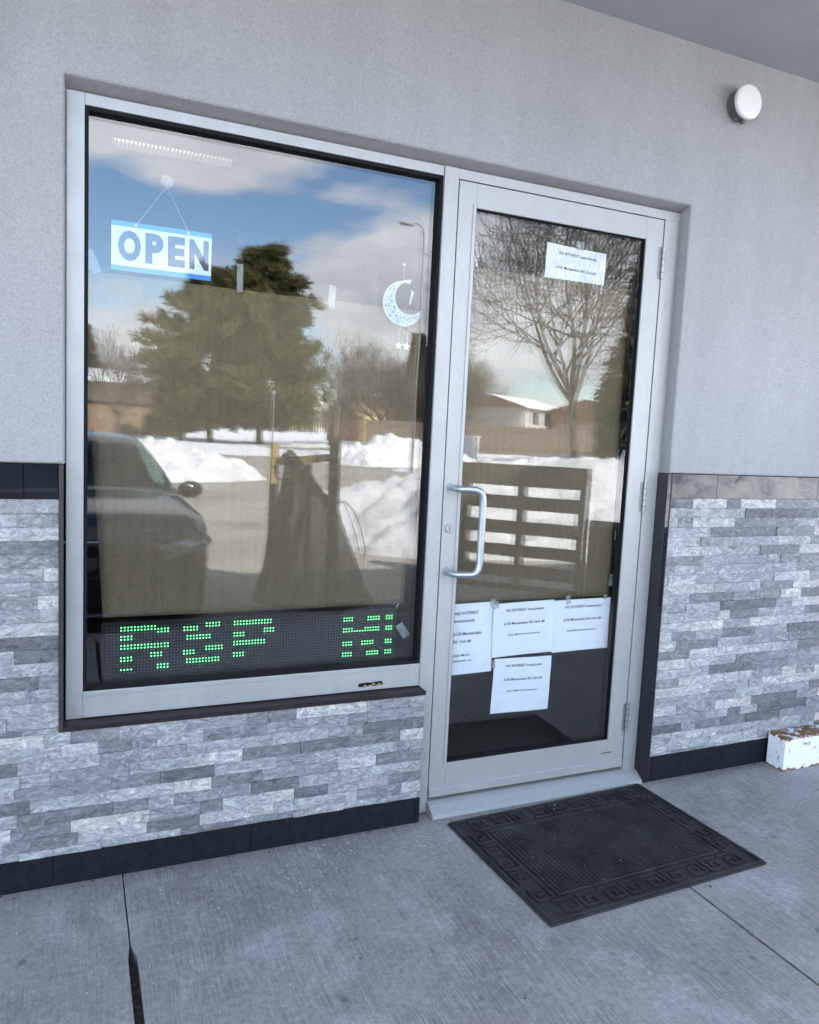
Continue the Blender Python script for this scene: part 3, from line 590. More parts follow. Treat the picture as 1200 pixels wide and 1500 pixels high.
MB().add([(-.139, .0585, 1.936), (-.128, .0585, 1.927), (-.1385, .0585, 1.895), (-.137, .0585, 1.886), (-.146, .0585, 1.884), (-.1445, .0585, 1.894)], [(0, 1, 2, 3, 4, 5)]).build('lantern_charm', 'moon', CR)
MB().tube([(-.169, .0595, 1.962), (-.171, .060, 2.018)], .0005, 4).build('string', 'string', CR)
MB().tube([(-.171, .056, 2.018), (-.171, .062, 2.018)], .0045, 10).build('hook_dot', 'moon', CR)
for i, x in enumerate((-.1785, -.1475)):
    st = thing('star_ornament', ('smaller silver star ornament hanging below the crescent moon', 'larger silver star ornament hanging next to the mullion below the crescent')[i], 'ornament', (x, .060, 1.722), 0, 'star ornaments under the crescent')
    rr = .0165 if i else .0145
    P = [((rr if k % 2 == 0 else rr*.42)*math.sin(k*math.pi/5+.15*i), (rr if k % 2 == 0 else rr*.42)*math.cos(k*math.pi/5+.15*i)) for k in range(10)]
    MB().add([(x+a, .0585, 1.738+b_) for a, b_ in P]+[(x+a, .060, 1.738+b_) for a, b_ in P], [tuple(range(10)), tuple(range(19, 9, -1))]+[(k, (k+1) % 10, 10+(k+1) % 10, 10+k) for k in range(10)]).build('star', 'star', st)
    MB().tube([(x, .0595, 1.752), (x+.004, .0595, 1.806)], .0004, 4).build('string', 'string', st)
# LED sign
LS = thing('led_sign', 'black LED message sign with green lit dots inside the window bottom', 'sign', (-.64, .10, .5875))
lx0, lx1, lz0, lz1 = -1.152, -.128, .590, .781
MB().box(lx0, lx1, .092, .15, lz0, lz1).build('housing', 'black', LS, bevel=.002)
m = MB(); e = .012; m.box(lx0, lx0+e, .084, .0918, lz0, lz1).box(lx1-e, lx1, .084, .0918, lz0, lz1).box(lx0+e, lx1-e, .084, .0918, lz1-e, lz1).box(lx0+e, lx1-e, .084, .0918, lz0, lz0+e); m.build('bezel', 'black', LS)
lit = set()
rects = [(4,14,0,1),(15,18,1,2),(4,7,3,4),(4,18,6,7),(4,7,10,11),(13,16,9,10),(4,7,14,14),(15,18,13,14),
 (23,27,1,2),(30,34,0,1),(24,31,4,5),(30,35,8,9),(23,26,9,10),(24,34,12,13),
 (39,51,0,1),(39,42,4,5),(49,52,3,4),(39,49,7,8),(39,42,11,12),
 (77,80,1,2),(86,90,1,2),(93,95,1,2),(77,84,6,6),(77,80,5,6),(85,90,5,6),(93,95,5,6),(77,80,10,11),(84,88,10,11),(93,95,10,11),(77,80,14,15),(86,90,14,15),(93,95,14,15)]
for c0, c1, r_0, r_1 in rects:
    for c in range(c0, c1+1):
        for q in range(r_0, r_1+1): lit.add((c, q))
on = MB(); off = MB()
for c in range(96):
    for q in range(16):
        x = -1.1335+c*(.9905/95); z = .7605-q*(.0101); o_ = on if (c, q) in lit else off; s = .0028 if (c, q) in lit else .0017; y = .0895
        o_.add([(x+s*math.cos(k*math.pi/3), y+.0018, z+s*math.sin(k*math.pi/3)) for k in range(6)]+[(x+s*.6*math.cos(k*math.pi/3), y, z+s*.6*math.sin(k*math.pi/3)) for k in range(6)], [(k, (k+1) % 6, 6+(k+1) % 6, 6+k) for k in range(6)]+[tuple(range(6, 12))])
on.build('lit_diodes', 'led_on', LS)['kind'] = 'stuff'; off.build('dark_diodes', 'led_off', LS)['kind'] = 'stuff'
MB().tube([(-.128, .11, .765), (-.112, .105, .79), (-.108, .10, .86), (-.115, .10, .93)], .0018, 6).build('cable', 'string', LS)
# interior
for nm, a in dict(interior_floor=(-3.2, 3.2, .121, 7, -.06, -.004), interior_ceiling=(-3.2, 3.2, .121, 7, 2.82, 2.88)).items(): struct(MB().box(*a).build(nm, 'roomfloor' if 'floor' in nm else 'roomceil'))
for nm, a in dict(interior_wall_back=(-3.2, 3.2, 7, 7.1, 0, 2.82), interior_wall_left=(-3.3, -3.2, .121, 7, 0, 2.82), interior_wall_right=(3.2, 3.3, .121, 7, 0, 2.82)).items(): struct(MB().box(*a).build(nm, 'room'))
struct(MB().box(.86, 3.19, 3.05, 3.15, 0, 2.81).build('interior_partition', 'room'))
ic_ = thing('door_casing', 'white interior door casing seen through the upper window', 'door frame', (.84, 3.1, 0))
for x in (.80, -.2): MB().box(x, x+.045, 3.0, 3.2, 0, 2.70).build('upright', 'casing', ic_)
MB().box(-.2, .845, 3.0, 3.2, 2.7005, 2.75).build('lintel', 'casing', ic_)
FL = thing('ceiling_light', 'lit louvred fluorescent ceiling light seen inside the upper window', 'light', (-.74, 1.68, 2.7))
MB().box(-1.05, -.48, 1.62, 1.74, 2.80, 2.815).build('lens', 'tube', FL)
m = MB()
for i in range(30): x = -1.045+i*.0193; m.box(x, x+.004, 1.615, 1.745, 2.775, 2.7995)
m.build('louvre', 'casing', FL); MB().box(-1.06, -.47, 1.605, 1.6145, 2.77, 2.8195).box(-1.06, -.47, 1.7455, 1.755, 2.77, 2.8195).build('side_rail', 'casing', FL)

# ================================================================== OUTSIDE THINGS BY THE WALL
WL = thing('wall_light', 'round white disc light on a dark housing, high on the stucco wall', 'light', (1.19, -.056, 2.72))
MB().tube([(1.188, -.0555, 2.785), (1.188, -.098, 2.785)], [.058, .060], 32).build('housing', 'grey', WL, smooth=False)
MB().tube([(1.188, -.0985, 2.785), (1.188, -.101, 2.785), (1.188, -.112, 2.785), (1.188, -.117, 2.785), (1.188, -.1195, 2.785)], [.060, .0655, .0655, .062, .054], 48).build('lens', 'white', WL, smooth=True)
for a in (-115, -80): MB().beam((1.188+.055*math.cos(R(a)), -.075, 2.785+.055*math.sin(R(a))), (1.188+.071*math.cos(R(a)), -.075, 2.785+.071*math.sin(R(a))), .014, .010, (0, 1, 0)).build('tab', 'grey', WL)
RB = thing('steel_guard', 'white painted steel box rail with rusty top lying along the wall base', 'guard', (1.9, -.12, 0))
MB().box(1.683, 2.75, -.168, -.074, .0, .145).build('rail', 'rusty', RB, bevel=.003)
MB().box(1.680, 2.752, -.171, -.071, .1455, .152).build('top_plate', 'rusty_top', RB, bevel=.0015)
# door mat
MT = thing('door_mat', 'black rubber door mat with a raised Greek key border on the sidewalk', 'mat', (.503, -.410, .001), R(2.4))
mw, mh = .918, .638
MB().box(-mw/2, mw/2, -mh/2, mh/2, 0, .008).build('base', 'rubber', MT, bevel=.003, world=False)
m = MB()
for (w_, t_) in ((.0, .012), (.105, .010)):
    a, b_ = mw/2-w_-.006, mh/2-w_-.006
    m.box(-a, a, b_-t_, b_, .0078, .0135).box(-a, a, -b_, -b_+t_, .0078, .0135).box(-a, -a+t_, -b_+t_, b_-t_, .0078, .0135).box(a-t_, a, -b_+t_, b_-t_, .0078, .0135)
m.build('border_rib', 'rubber', MT, bevel=.0015, world=False, seg=1)
m = MB()
def key(cx, cy, ang, flip):
    c, s = math.cos(ang), math.sin(ang); t = .0085
    segs = [(-.036, -.030, .036, -.030), (-.034, -.030, -.034, .030), (-.034, .030, .022, .030), (.020, .030, .020, -.008), (.020, -.008, -.010, -.008), (-.010, -.008, -.010, .012)]
    for x0, y0, x1, y1 in segs:
        if flip: x0, x1 = -x0, -x1
        P = [(min(x0, x1)-t/2, min(y0, y1)-t/2), (max(x0, x1)+t/2, min(y0, y1)-t/2), (max(x0, x1)+t/2, max(y0, y1)+t/2), (min(x0, x1)-t/2, max(y0, y1)+t/2)]
        Q = [(cx+a*c-b_*s, cy+a*s+b_*c) for a, b_ in P]; z1 = .0138+random.uniform(0, .0008)
        m.add([(x, y, .0079) for x, y in Q]+[(x, y, z1) for x, y in Q], [(4, 5, 6, 7), (0, 1, 5, 4), (1, 2, 6, 5), (2, 3, 7, 6), (3, 0, 4, 7)])
for i in range(9):
    x = -.352+i*.088; key(x, mh/2-.062, 0, i % 2); key(x, -mh/2+.062, math.pi, i % 2)
for i in range(5):
    y = -.176+i*.088; key(mw/2-.062, y, -math.pi/2, i % 2); key(-mw/2+.062, y, math.pi/2, i % 2)
m.build('key_pattern', 'rubber', MT, world=False)
m = MB(); nx, ny = 40, 28; x0, y0 = -mw/2+.124, -mh/2+.124; dx, dy = (mw-.248)/nx, (mh-.248)/ny
for i in range(nx):
    for j in range(ny):
        w_, h_ = (.42, .36) if (i//2+j//2) % 2 else (.36, .42); cx, cy = x0+(i+.5)*dx, y0+(j+.5)*dy; z1 = .0115+random.uniform(0, .001)
        m.box(cx-dx*w_, cx+dx*w_, cy-dy*h_, cy+dy*h_, .0079, z1)
o = m.build('woven_centre', 'rubber', MT, world=False)
# salt grains, grit and leaf litter on the concrete
m = MB(); rr = random.Random(11)
def bit(m, x, y, s, z0=.0):
    P = [Vector((rr.uniform(-1, 1), rr.uniform(-1, 1), rr.uniform(-.1, .8))).normalized()*s*rr.uniform(.6, 1) for _ in range(6)]
    k = [(x+p.x, y+p.y, z0+max(0, p.z)*.7) for p in P]; m.add(k, [(0, 1, 2), (0, 2, 3), (0, 3, 4), (0, 4, 5), (1, 2, 5), (2, 3, 5), (3, 4, 5)])
for _ in range(230):
    x = rr.uniform(-1.6, 1.9); y = -.075-abs(rr.gauss(0, .35)); bit(m, x, y, rr.uniform(.0015, .0045))
for _ in range(120): x = rr.gauss(-.45, .22); y = -.09-abs(rr.gauss(0, .13)); bit(m, x, y, rr.uniform(.0015, .005))
for _ in range(60): x = rr.uniform(.1, .95); y = rr.uniform(-.72, -.12); bit(m, x, y, rr.uniform(.0012, .003), .0125)
o = m.build('salt_grains', 'debris'); tag(o, 'white salt grains and grit scattered on the concrete', 'grit', kind='stuff')
m = MB()
for _ in range(90):
    x = rr.choice([rr.uniform(-1.5, -.1), rr.uniform(1.02, 1.9), rr.uniform(1.4, 1.75)]); bit(m, x, -.064-abs(rr.gauss(0, .012)), rr.uniform(.002, .007))
for _ in range(26): bit(m, rr.uniform(-1.6, 1.8), rr.uniform(-1.2, -.1), rr.uniform(.003, .008))
for _ in range(150): bit(m, -1.088+rr.gauss(0, .006), rr.uniform(-.95, -.44), rr.uniform(.002, .006), -.012)
o = m.build('leaf_litter', 'litter'); tag(o, 'dark leaf crumbs along the wall foot and in the joint', 'litter', kind='stuff')

# ================================================================== PARKING LOT: car
CARX, CARY, CARRZ = -1.13, -2.98, R(-3.5)
CAR = thing('parked_car', 'dark grey sedan parked nose in toward the storefront, mirrored in the window', 'car', (CARX, CARY, LOT), CARRZ)
# stations: y, half width, z bottom, z belt, z top, roof half width, cabin?
ST = [(.00, .30, .36, .56, .60, 0), (-.02, .62, .26, .66, .70, 0), (-.10, .78, .20, .72, .775, 0), (-.34, .87, .18, .83, .895, 0), (-.75, .905, .18, .88, .955, 0), (-1.12, .91, .18, .905, .99, 0), (-1.30, .91, .18, .90, 1.02, .80),
      (-1.75, .91, .18, .915, 1.27, .70), (-2.15, .91, .18, .92, 1.41, .62), (-2.7, .91, .18, .925, 1.445, .60), (-3.2, .91, .18, .93, 1.42, .55), (-3.6, .905, .18, .94, 1.33, .55), (-4.05, .90, .20, .96, 1.08, .62), (-4.45, .86, .24, .95, 1.02, 0), (-4.58, .76, .30, .85, .90, 0), (-4.60, .30, .45, .65, .70, 0)]
def prof(y, w, zb, zl, zt, wr):
    P = [(0, zb), (w*.8, zb), (w*.97, zb+.10), (w, zb+(zl-zb)*.55), (w*.985, zl-.05)]
    if wr: P += [(w*.945, zl+.01), (w*.90, zl+.035), (wr+.015, zt-.07), (wr*.86, zt-.015), (wr*.5, zt), (0, zt+.005)]
    else: P += [(w*.94, zl), (w*.88, zl+(zt-zl)*.45), (w*.78, zl+(zt-zl)*.72), (w*.6, zl+(zt-zl)*.88), (w*.35, zt), (0, zt+.004)]
    return [(x, y, z) for x, z in P]
G = np.array([prof(*s) for s in ST])
def cr(G, axis, k):
    n = G.shape[axis]; out_ = []
    get = lambda i: np.take(G, min(max(i, 0), n-1), axis=axis)
    for i in range(n-1):
        for j in range(k):
            t = j/k; p0, p1, p2, p3 = get(i-1), get(i), get(i+1), get(i+2)
            # limit overshoot: centripetal-ish blend
            m1 = .5*(p2-p0)*.8; m2 = .5*(p3-p1)*.8
            out_.append((2*t**3-3*t*t+1)*p1+(t**3-2*t*t+t)*m1+(-2*t**3+3*t*t)*p2+(t**3-t*t)*m2)
    out_.append(get(n-1)); return np.stack(out_, axis)
KS, KP = 4, 3
Gd = cr(cr(G, 0, KS), 1, KP)
def cat(i, j):   # control cell -> part
    a, b_ = i//KS, j//KP
    if a in (6, 7) and b_ >= 7: return 'windshield'
    if a in (7, 8) and b_ == 6 and not (i == 7*KS): return 'side_window'
    if a in (9, 10) and b_ == 6 and not (i == 9*KS): return 'rear_side_window'
    if a == 11 and b_ >= 7: return 'rear_window'
    return 'body'
parts = {}
ni, nj = Gd.shape[:2]
for sgn_ in (1, -1):
    for i in range(ni-1):
        for j in range(nj-1):
            c = cat(i, j); c2 = c+('R' if sgn_ > 0 else 'L') if 'side' in c else c
            q = [Gd[i, j], Gd[i, j+1], Gd[i+1, j+1], Gd[i+1, j]]; q = [(sgn_*p[0], p[1], p[2]) for p in q]
            parts.setdefault(c2, MB()).add(q, [(0, 1, 2, 3) if sgn_ > 0 else (3, 2, 1, 0)])
for row in (0, ni-1):
    ring = [tuple(p) for p in Gd[row]]+[(-p[0], p[1], p[2]) for p in Gd[row][-2:0:-1]]
    parts['body'].add(ring, [tuple(range(len(ring)))])
def weld(o):
    bm = bmesh.new(); bm.from_mesh(o.data); bmesh.ops.remove_doubles(bm, verts=bm.verts, dist=1e-4); bmesh.ops.recalc_face_normals(bm, faces=bm.faces); bm.to_mesh(o.data); bm.free()
    o.data.polygons.foreach_set('use_smooth', [True]*len(o.data.polygons))
for k, mb in parts.items():
    nm = 'side_window' if 'side' in k else k
    o = mb.build(nm, 'paint' if k == 'body' else 'window' if k == 'rear_window' or k.startswith('rear_side') else 'carglass', CAR, world=False); weld(o)
for s in (1, -1):
    mm = MB().tube([(s*.78, -1.50, .93), (s*.90, -1.55, .955), (s*.99, -1.57, .965)], [.022, .03, .03], 8).build('mirror_arm', 'carblack', CAR, world=False, smooth=True)
    m = MB(); c0 = Vector((s*.965, -1.55, .975)); V = []; F = []
    for a in range(9):
        for b_ in range(12):
            t = math.pi*a/8; p = 2*math.pi*b_/12; V.append((c0.x+.115*math.sin(t)*math.cos(p), c0.y+.06*math.sin(t)*math.sin(p), c0.z+.078*math.cos(t)))
    for a in range(8):
        for b_ in range(12): F.append((a*12+b_, a*12+(b_+1) % 12, (a+1)*12+(b_+1) % 12, (a+1)*12+b_))
    mo = m.add(V, F).build('side_mirror', 'paint', CAR, world=False, smooth=True); weld(mo)
    # headlamp: swept lens following the fender corner
    m = MB(); Hn = 10; V = []
    for i in range(Hn+1):
        t = i/Hn; x = .46+.40*t; y = .012-.28*t**2.2; zc = .650+.055*t; hh = .030+.032*math.sin(math.pi*min(1, t*.75+.2))
        for kz in (-1, -.4, .4, 1): V.append((s*(x+(.012 if abs(kz) < .5 else -.01)), y+(.014 if abs(kz) < .5 else -.02), zc+hh*kz))
    m.add(V, [(i*4+k_, i*4+k_+1, (i+1)*4+k_+1, (i+1)*4+k_) for i in range(Hn) for k_ in range(3)]); o = m.build('headlight', 'lamp', CAR, world=False); weld(o)
    MB().tube([(s*.83, -.17, .67), (s*.875, -.26, .69)], .008, 6).build('marker_strip', 'white', CAR, world=False)
    for yw in (-.95, -3.72):
        w = MB().tube([(s*.70, yw, .33), (s*.915, yw, .33)], .33, 28).build('wheel', 'tyre', CAR, world=False)
        MB().tube([(s*.9155, yw, .33), (s*.922, yw, .33)], .22, 20).build('rim', 'chrome', w, world=False)
    MB().box(s*.20-.0, s*.62, -2.55, -2.05, .35, .62).box(s*.20, s*.62, -2.75, -2.58, .55, 1.13).box(s*.31, s*.51, -2.74, -2.62, 1.14, 1.32).build('seat', 'seat', CAR, world=False, bevel=.03)
m = MB(); P = [(-.50, .50), (.50, .50), (.60, .42), (.44, .24), (-.44, .24), (-.60, .42)]; k = 6
m.add([(x, .030-abs(x)*.06, z) for x, z in P]+[(x, -.06, z) for x, z in P], [tuple(range(k))]+[(i, (i+1) % k, k+(i+1) % k, k+i) for i in range(k)]); m.build('lower_grille', 'carblack', CAR, world=False)
MB().tube([(x, .034-abs(x)*.06, z) for x, z in P+P[:1]], .006, 6).build('grille_surround', 'chrome', CAR, world=False)
MB().tube([(0, -.02, .60), (0, .022, .60)], .05, 20).build('emblem', 'chrome', CAR, world=False)
MB().box(-.36, .36, -.03, .012, .535, .575).build('upper_grille', 'carblack', CAR, world=False, bevel=.008)
MB().box(-.85, .85, -1.55, -1.35, .80, .93).build('dashboard', 'carblack', CAR, world=False, bevel=.02)

# ================================================================== tarp over a timber frame
TF_ = thing('timber_trestle', 'rough timber trestle of two posts, a rail and braces, half under netting', 'trestle', (.72, -4.25, LOT))
MB().box(.482, .552, -4.66, -4.59, LOT, 1.275).build('post', 'fresh', TF_, bevel=.004)
MB().box(.868, .952, -4.05, -3.965, LOT, 1.37).build('post', 'pallet', TF_, bevel=.004)
MB().beam((.53, -4.60, 1.10), (.90, -4.045, 1.175), .04, .07).build('rail', 'fresh', TF_)
MB().beam((.752, -4.27, LOT), (.752, -4.27, 1.10), .05, .06, (0, 1, 0)).build('stud', 'pallet', TF_)
MB().beam((.56, -4.50, 1.16), (.93, -4.06, .72), .035, .08).build('brace', 'pallet', TF_)
MB().beam((.56, -4.45, -.1), (.60, -4.40, 1.05), .10, .03, (0, 1, 0)).build('board', 'fresh', TF_)
MB().beam((.62, -4.42, .12), (.70, -4.20, .68), .09, .025, (0, 1, 0)).build('board', 'fresh', TF_)
TP = thing('net_tarp', 'dark mesh tarp draped like a tent over the timber trestle', 'tarp', (.78, -4.1, LOT))
def tarp(sign, name):
    nz_, nx = 34, 30; V = []
    for j in range(nz_+1):
        z = LOT+.005+(1.225-LOT)*j/nz_; t = 1-j/nz_
        xl = .525-.27*t**.95; 
        if z > .80: xr = .545+(1.225-z)*.80
        elif z > .70: xr = .885+(.80-z)*1.1
        else: xr = .995+.36*((.70-z)/.85)**1.25
        dep = (.03+.42*t**1.3)*(1 if sign < 0 else .55)
        for i in range(nx+1):
            a = i/nx; x = xl+(xr-xl)*a; prof_ = math.sin(math.pi*a)**.7 if 0 < a < 1 else 0
            y = -4.13-.0*a+( .16*a) - sign*-1*0
            y = (-4.16+.12*a) + (-sign)*dep*prof_ *(1 if sign < 0 else 1) + .045*t*math.sin(a*15+z*3)*prof_+.028*math.sin(a*37-z*6)*t*prof_
            V.append((x+.008*math.sin(z*9+a*5), y, z))
    F = [(j*(nx+1)+i, j*(nx+1)+i+1, (j+1)*(nx+1)+i+1, (j+1)*(nx+1)+i) for j in range(nz_) for i in range(nx)]
    o = MB().add(V, F).build(name, 'tarp', TP, smooth=True); return o
tarp(-1, 'front_sheet'); tarp(1, 'rear_sheet')
cb = thing('loose_cable', 'dark cable looped around the draped timber trestle', 'cable', (.7, -4.0, .4))
pts = [(.50, -4.55, .99), (.50, -4.2, .93), (.53, -4.0, .86), (.62, -3.93, .78), (.74, -3.90, .735), (.88, -3.91, .75), (1.0, -3.98, .79), (1.09, -4.0, .72), (1.17, -3.98, .55), (1.20, -3.9, .36), (1.17, -3.85, .26)]
MB().tube(pts, .006, 6).build('loop', 'rope', cb, smooth=True)
MB().tube([(1.0, -3.99, .77), (1.08, -4.02, .64), (1.14, -4.0, .46), (1.16, -3.95, .32)], .005, 6).build('tail', 'rope', cb, smooth=True)
# ================================================================== pallet and crate
A_, B_ = Vector((2.53, -4.66, LOT)), Vector((3.50, -3.77, LOT)); dAB = (B_-A_); LP = dAB.length; ang = math.atan2(dAB.y, dAB.x)
PL = thing('wooden_pallet', 'weathered wooden pallet standing upright in front of the snow', 'pallet', A_, ang)
hz = [(1.085, 1.305), (.845, .985), (.585, .72), (.35, .475), (.13, .25), (.0, .06)]
for (z0, z1) in hz: MB().box(0, LP, .0, .020, z0, z1).build('slat', 'pallet', PL, bevel=.003, world=False, seg=1)
for (z0, z1) in hz[::2]: MB().box(0.01, LP-.01, -.132, -.112, z0+.02, z1-.01).build('back_slat', 'pallet', PL, world=False)
for x in (0.0, LP*.45, LP-.095): MB().box(x+.002, x+.092, -.111, -.001, .003, 1.30).build('stringer', 'pallet', PL, bevel=.003, world=False, seg=1)
CT = thing('wooden_crate', 'low dark wooden crate beside the upright pallet', 'crate', (3.50, -3.72, LOT), R(38))
cw, cd, chh = .95, .6, .80
for i in range(6):
    z0 = i*chh/6+.004; z1 = (i+1)*chh/6-.004
    for (x0, x1, y0, y1) in ((0, cw, 0, .02), (0, cw, cd-.02, cd), (0, .02, .021, cd-.021), (cw-.02, cw, .021, cd-.021)): MB().box(x0, x1, y0, y1, z0, z1).build('board', 'pallet', CT, world=False)
for x in (.03, cw-.09):
    for y in (.0205, cd-.05): MB().box(x, x+.06, y, y+.0295, .0, chh-.004).build('corner_post', 'pallet', CT, world=False)
MB().box(.021, cw-.021, .051, cd-.051, chh-.03, chh-.01).build('lid', 'pallet', CT, world=False)

# ================================================================== snow
def vnoise(shape, seed, octv=5, base=4):
    r = np.random.default_rng(seed); out_ = np.zeros(shape); amp = 1.
    for o_ in range(octv):
        n = base*2**o_; gk = r.uniform(-1, 1, (n+2, n+2)); yy = np.linspace(0, n, shape[0]); xx = np.linspace(0, n, shape[1])
        yi = yy.astype(int).clip(0, n-1); xi = xx.astype(int).clip(0, n-1); fy = (yy-yi)[:, None]; fx = (xx-xi)[None]; fy = fy*fy*(3-2*fy); fx = fx*fx*(3-2*fx)
        out_ += amp*((gk[yi][:, xi]*(1-fx)+gk[yi][:, xi+1]*fx)*(1-fy)+(gk[yi+1][:, xi]*(1-fx)+gk[yi+1][:, xi+1]*fx)*fy); amp *= .55
    return out_
def pile(label, cx, cy, rx, ry, h, rz, seed, n=110, rough=.38, flat=.75, group='snow piles round the parking lot'):
    g_ = np.linspace(-1, 1, n); X, Y = np.meshgrid(g_, g_); nse = vnoise((n, n), seed); rad = np.sqrt(X**2+Y**2)+.12*vnoise((n, n), seed+50, 4, 3)
    H = np.clip(1-rad, 0, None)**flat; Z = h*(H*(1+rough*nse)+ .13*np.clip(H*4, 0, 1)*vnoise((n, n), seed+9, 3, 20)); ed_ = np.clip((1-np.maximum(np.abs(X), np.abs(Y)))*7, 0, 1); ed_ = ed_*ed_*(3-2*ed_); Z = (np.where(rad > .99, -.12, np.maximum(Z, -.05))+.12)*ed_-.12
    V = np.stack([X*rx, Y*ry, Z], -1).reshape(-1, 3); idx = np.arange(n*n).reshape(n, n)
    F = np.stack([idx[:-1, :-1], idx[:-1, 1:], idx[1:, 1:], idx[1:, :-1]], -1).reshape(-1, 4)
    o = obj('snow_pile', mesh_np('snow_pile', V, F), 'snow', None, (cx, cy, LOT), smooth=False); o.rotation_euler = (0, 0, rz); return tag(o, label, 'snow pile', group)
pile('long ploughed snow bank beside the parked dark car', .7, -20.0, 3.4, 2.2, .80, R(-8), 21, flat=.5)
pile('bright snow bank just behind the upright pallet', 5.2, -8.0, 3.9, 2.5, 1.25, R(6), 22, 120)
pile('big snow heap across the road by the houses', 13.6, -32.5, 4.6, 3.6, 1.25, R(-20), 23, flat=.6)
pile('tall snow heap beyond the pallet and crate', 13.5, -12.5, 5.0, 3.6, 2.0, R(15), 24)
pile('low snow drift in front of the wooden fence', 27, -34, 12, 5, .9, R(-25), 25, rough=.2)
# snowy verge between lot and road plus the lawn beyond
def verge(name, x0, x1, y0, y1, h, seed, nx=120, ny=14):
    xs_ = np.linspace(x0, x1, nx); ys_ = np.linspace(y0, y1, ny); X, Y = np.meshgrid(xs_, ys_); e_ = np.clip(np.sin(np.linspace(0, math.pi, ny))[:, None], 0, 1)**.5*np.clip(np.sin(np.linspace(0, math.pi, nx))[None]*6, 0, 1)
    Z = LOT-.10+.16*(e_ > .02)*0+e_*(h+h*.5*vnoise((ny, nx), seed, 4, 6)); V = np.stack([X, Y, Z], -1).reshape(-1, 3); idx = np.arange(nx*ny).reshape(ny, nx)
    F = np.stack([idx[:-1, :-1], idx[:-1, 1:], idx[1:, 1:], idx[1:, :-1]], -1).reshape(-1, 4)
    o = obj(name, mesh_np(name, V, F), 'snow', None, smooth=True); o['kind'] = 'structure'; return o
verge('snow_verge', -60, 13, -56, -38.5, .3, 31)
verge('snow_lawn', 9.5, 60, -30, -5.2, .22, 32, 120, 60)

# ================================================================== vegetation
def seg_mesh(name, S, n):
    """S rows: p0(3) p1(3) r0 r1"""
    S = np.asarray(S, float); P0, P1 = S[:, :3], S[:, 3:6]; d = P1-P0; d /= np.linalg.norm(d, axis=1, keepdims=True)+1e-9
    ref = np.where(np.abs(d[:, 2:3]) < .9, np.array([[0, 0, 1.]]), np.array([[1., 0, 0]])); a = np.cross(d, ref); a /= np.linalg.norm(a, axis=1, keepdims=True); b_ = np.cross(d, a)
    k = len(S); V = np.zeros((k, 2, n, 3))
    for j in range(n):
        t = 2*math.pi*j/n; o_ = a*math.cos(t)+b_*math.sin(t); V[:, 0, j] = P0+o_*S[:, 6:7]; V[:, 1, j] = P1+o_*S[:, 7:8]
    base = (np.arange(k)*2*n)[:, None]; F = np.concatenate([np.stack([base[:, 0]+j, base[:, 0]+(j+1) % n, base[:, 0]+n+(j+1) % n, base[:, 0]+n+j], 1) for j in range(n)])
    return mesh_np(name, V.reshape(-1, 3), F)
def bare_segments(seed, H, spread=.8, levels=5, fork=.22, limbs=6, lean=(0, 0), twig=.012, dirs=None):
    r = np.random.default_rng(seed); thick = []; thin = []
    def rv(): v = r.normal(size=3); return v/np.linalg.norm(v)
    def grow(p, d, ln, r0, lev):
        ns = 5 if lev < 2 else 4 if lev < 4 else 3; pts = [p]; rs = [r0]; end = r0*(.55 if lev else .7)
        for i in range(ns):
            d = d+rv()*(.16 if lev else .06)+np.array([0, 0, .05 if lev else .03]); d /= np.linalg.norm(d); pts.append(pts[-1]+d*ln/ns); rs.append(r0+(end-r0)*(i+1)/ns)
        for i in range(ns): (thick if rs[i] > .05 else thin).append((*pts[i], *(pts[i+1]+d*.01), max(rs[i], twig), max(rs[i+1], twig*.7)))
        if lev >= levels: return
        if lev == 0 and dirs:
            for dv in dirs:
                dv = np.array(dv, float); L0 = np.linalg.norm(dv); grow(pts[-1]-d*r.uniform(0, .5), dv/L0, L0*.62, r0*r.uniform(.45, .62), 1)
            return
        nch = limbs if lev == 0 else ((4 if lev < 2 else 3) if dirs else 5) if lev < 3 else (3 if dirs else 4)
        for c in range(nch):
            t = (.35 if lev else .55)+(.65 if lev else .45)*(c+r.uniform(0, 1))/nch; t = min(t, 1.); k = min(int(t*ns), ns-1); q = pts[k]+(pts[k+1]-pts[k])*(t*ns-k)
            az = c*2.4+r.uniform(-.5, .5); ax = np.cross(d, np.array([math.cos(az), math.sin(az), .3])); ax /= np.linalg.norm(ax)+1e-9
            nd = d*r.uniform(.55, .9)+ax*spread*r.uniform(.55, 1.1); nd /= np.linalg.norm(nd)
            grow(q, nd, ln*r.uniform(.55, .82)*(1.5 if lev == 0 else 1), rs[k]*r.uniform(.5, .72), lev+1)
        if lev and lev < levels: grow(pts[-1], d, ln*.7, rs[-1], lev+1)
    d0 = np.array([lean[0], lean[1], 1.]); grow(np.zeros(3), d0/np.linalg.norm(d0), H*fork*1.35, H*(.017 if dirs else .022), 0)
    return thick, thin
TM = {}
def bare_tree(label, x, y, H, key_, rz=0, z=LOT, group='bare deciduous trees across the lot', **kw):
    if key_ not in TM:
        th, tn = bare_segments(**dict(dict(seed=sum(map(ord, key_)), H=10.), **kw)); TM[key_] = (seg_mesh('trunk', th, 6), seg_mesh('crown', tn, 3))
        for me in TM[key_]: me.materials.append(MAT['bark'])
    t = thing('bare_tree', label, 'tree', (x, y, z-.1), rz, group); t.scale = (H/10,)*3
    obj('trunk', TM[key_][0], None, t); obj('crown', TM[key_][1], None, t); return t
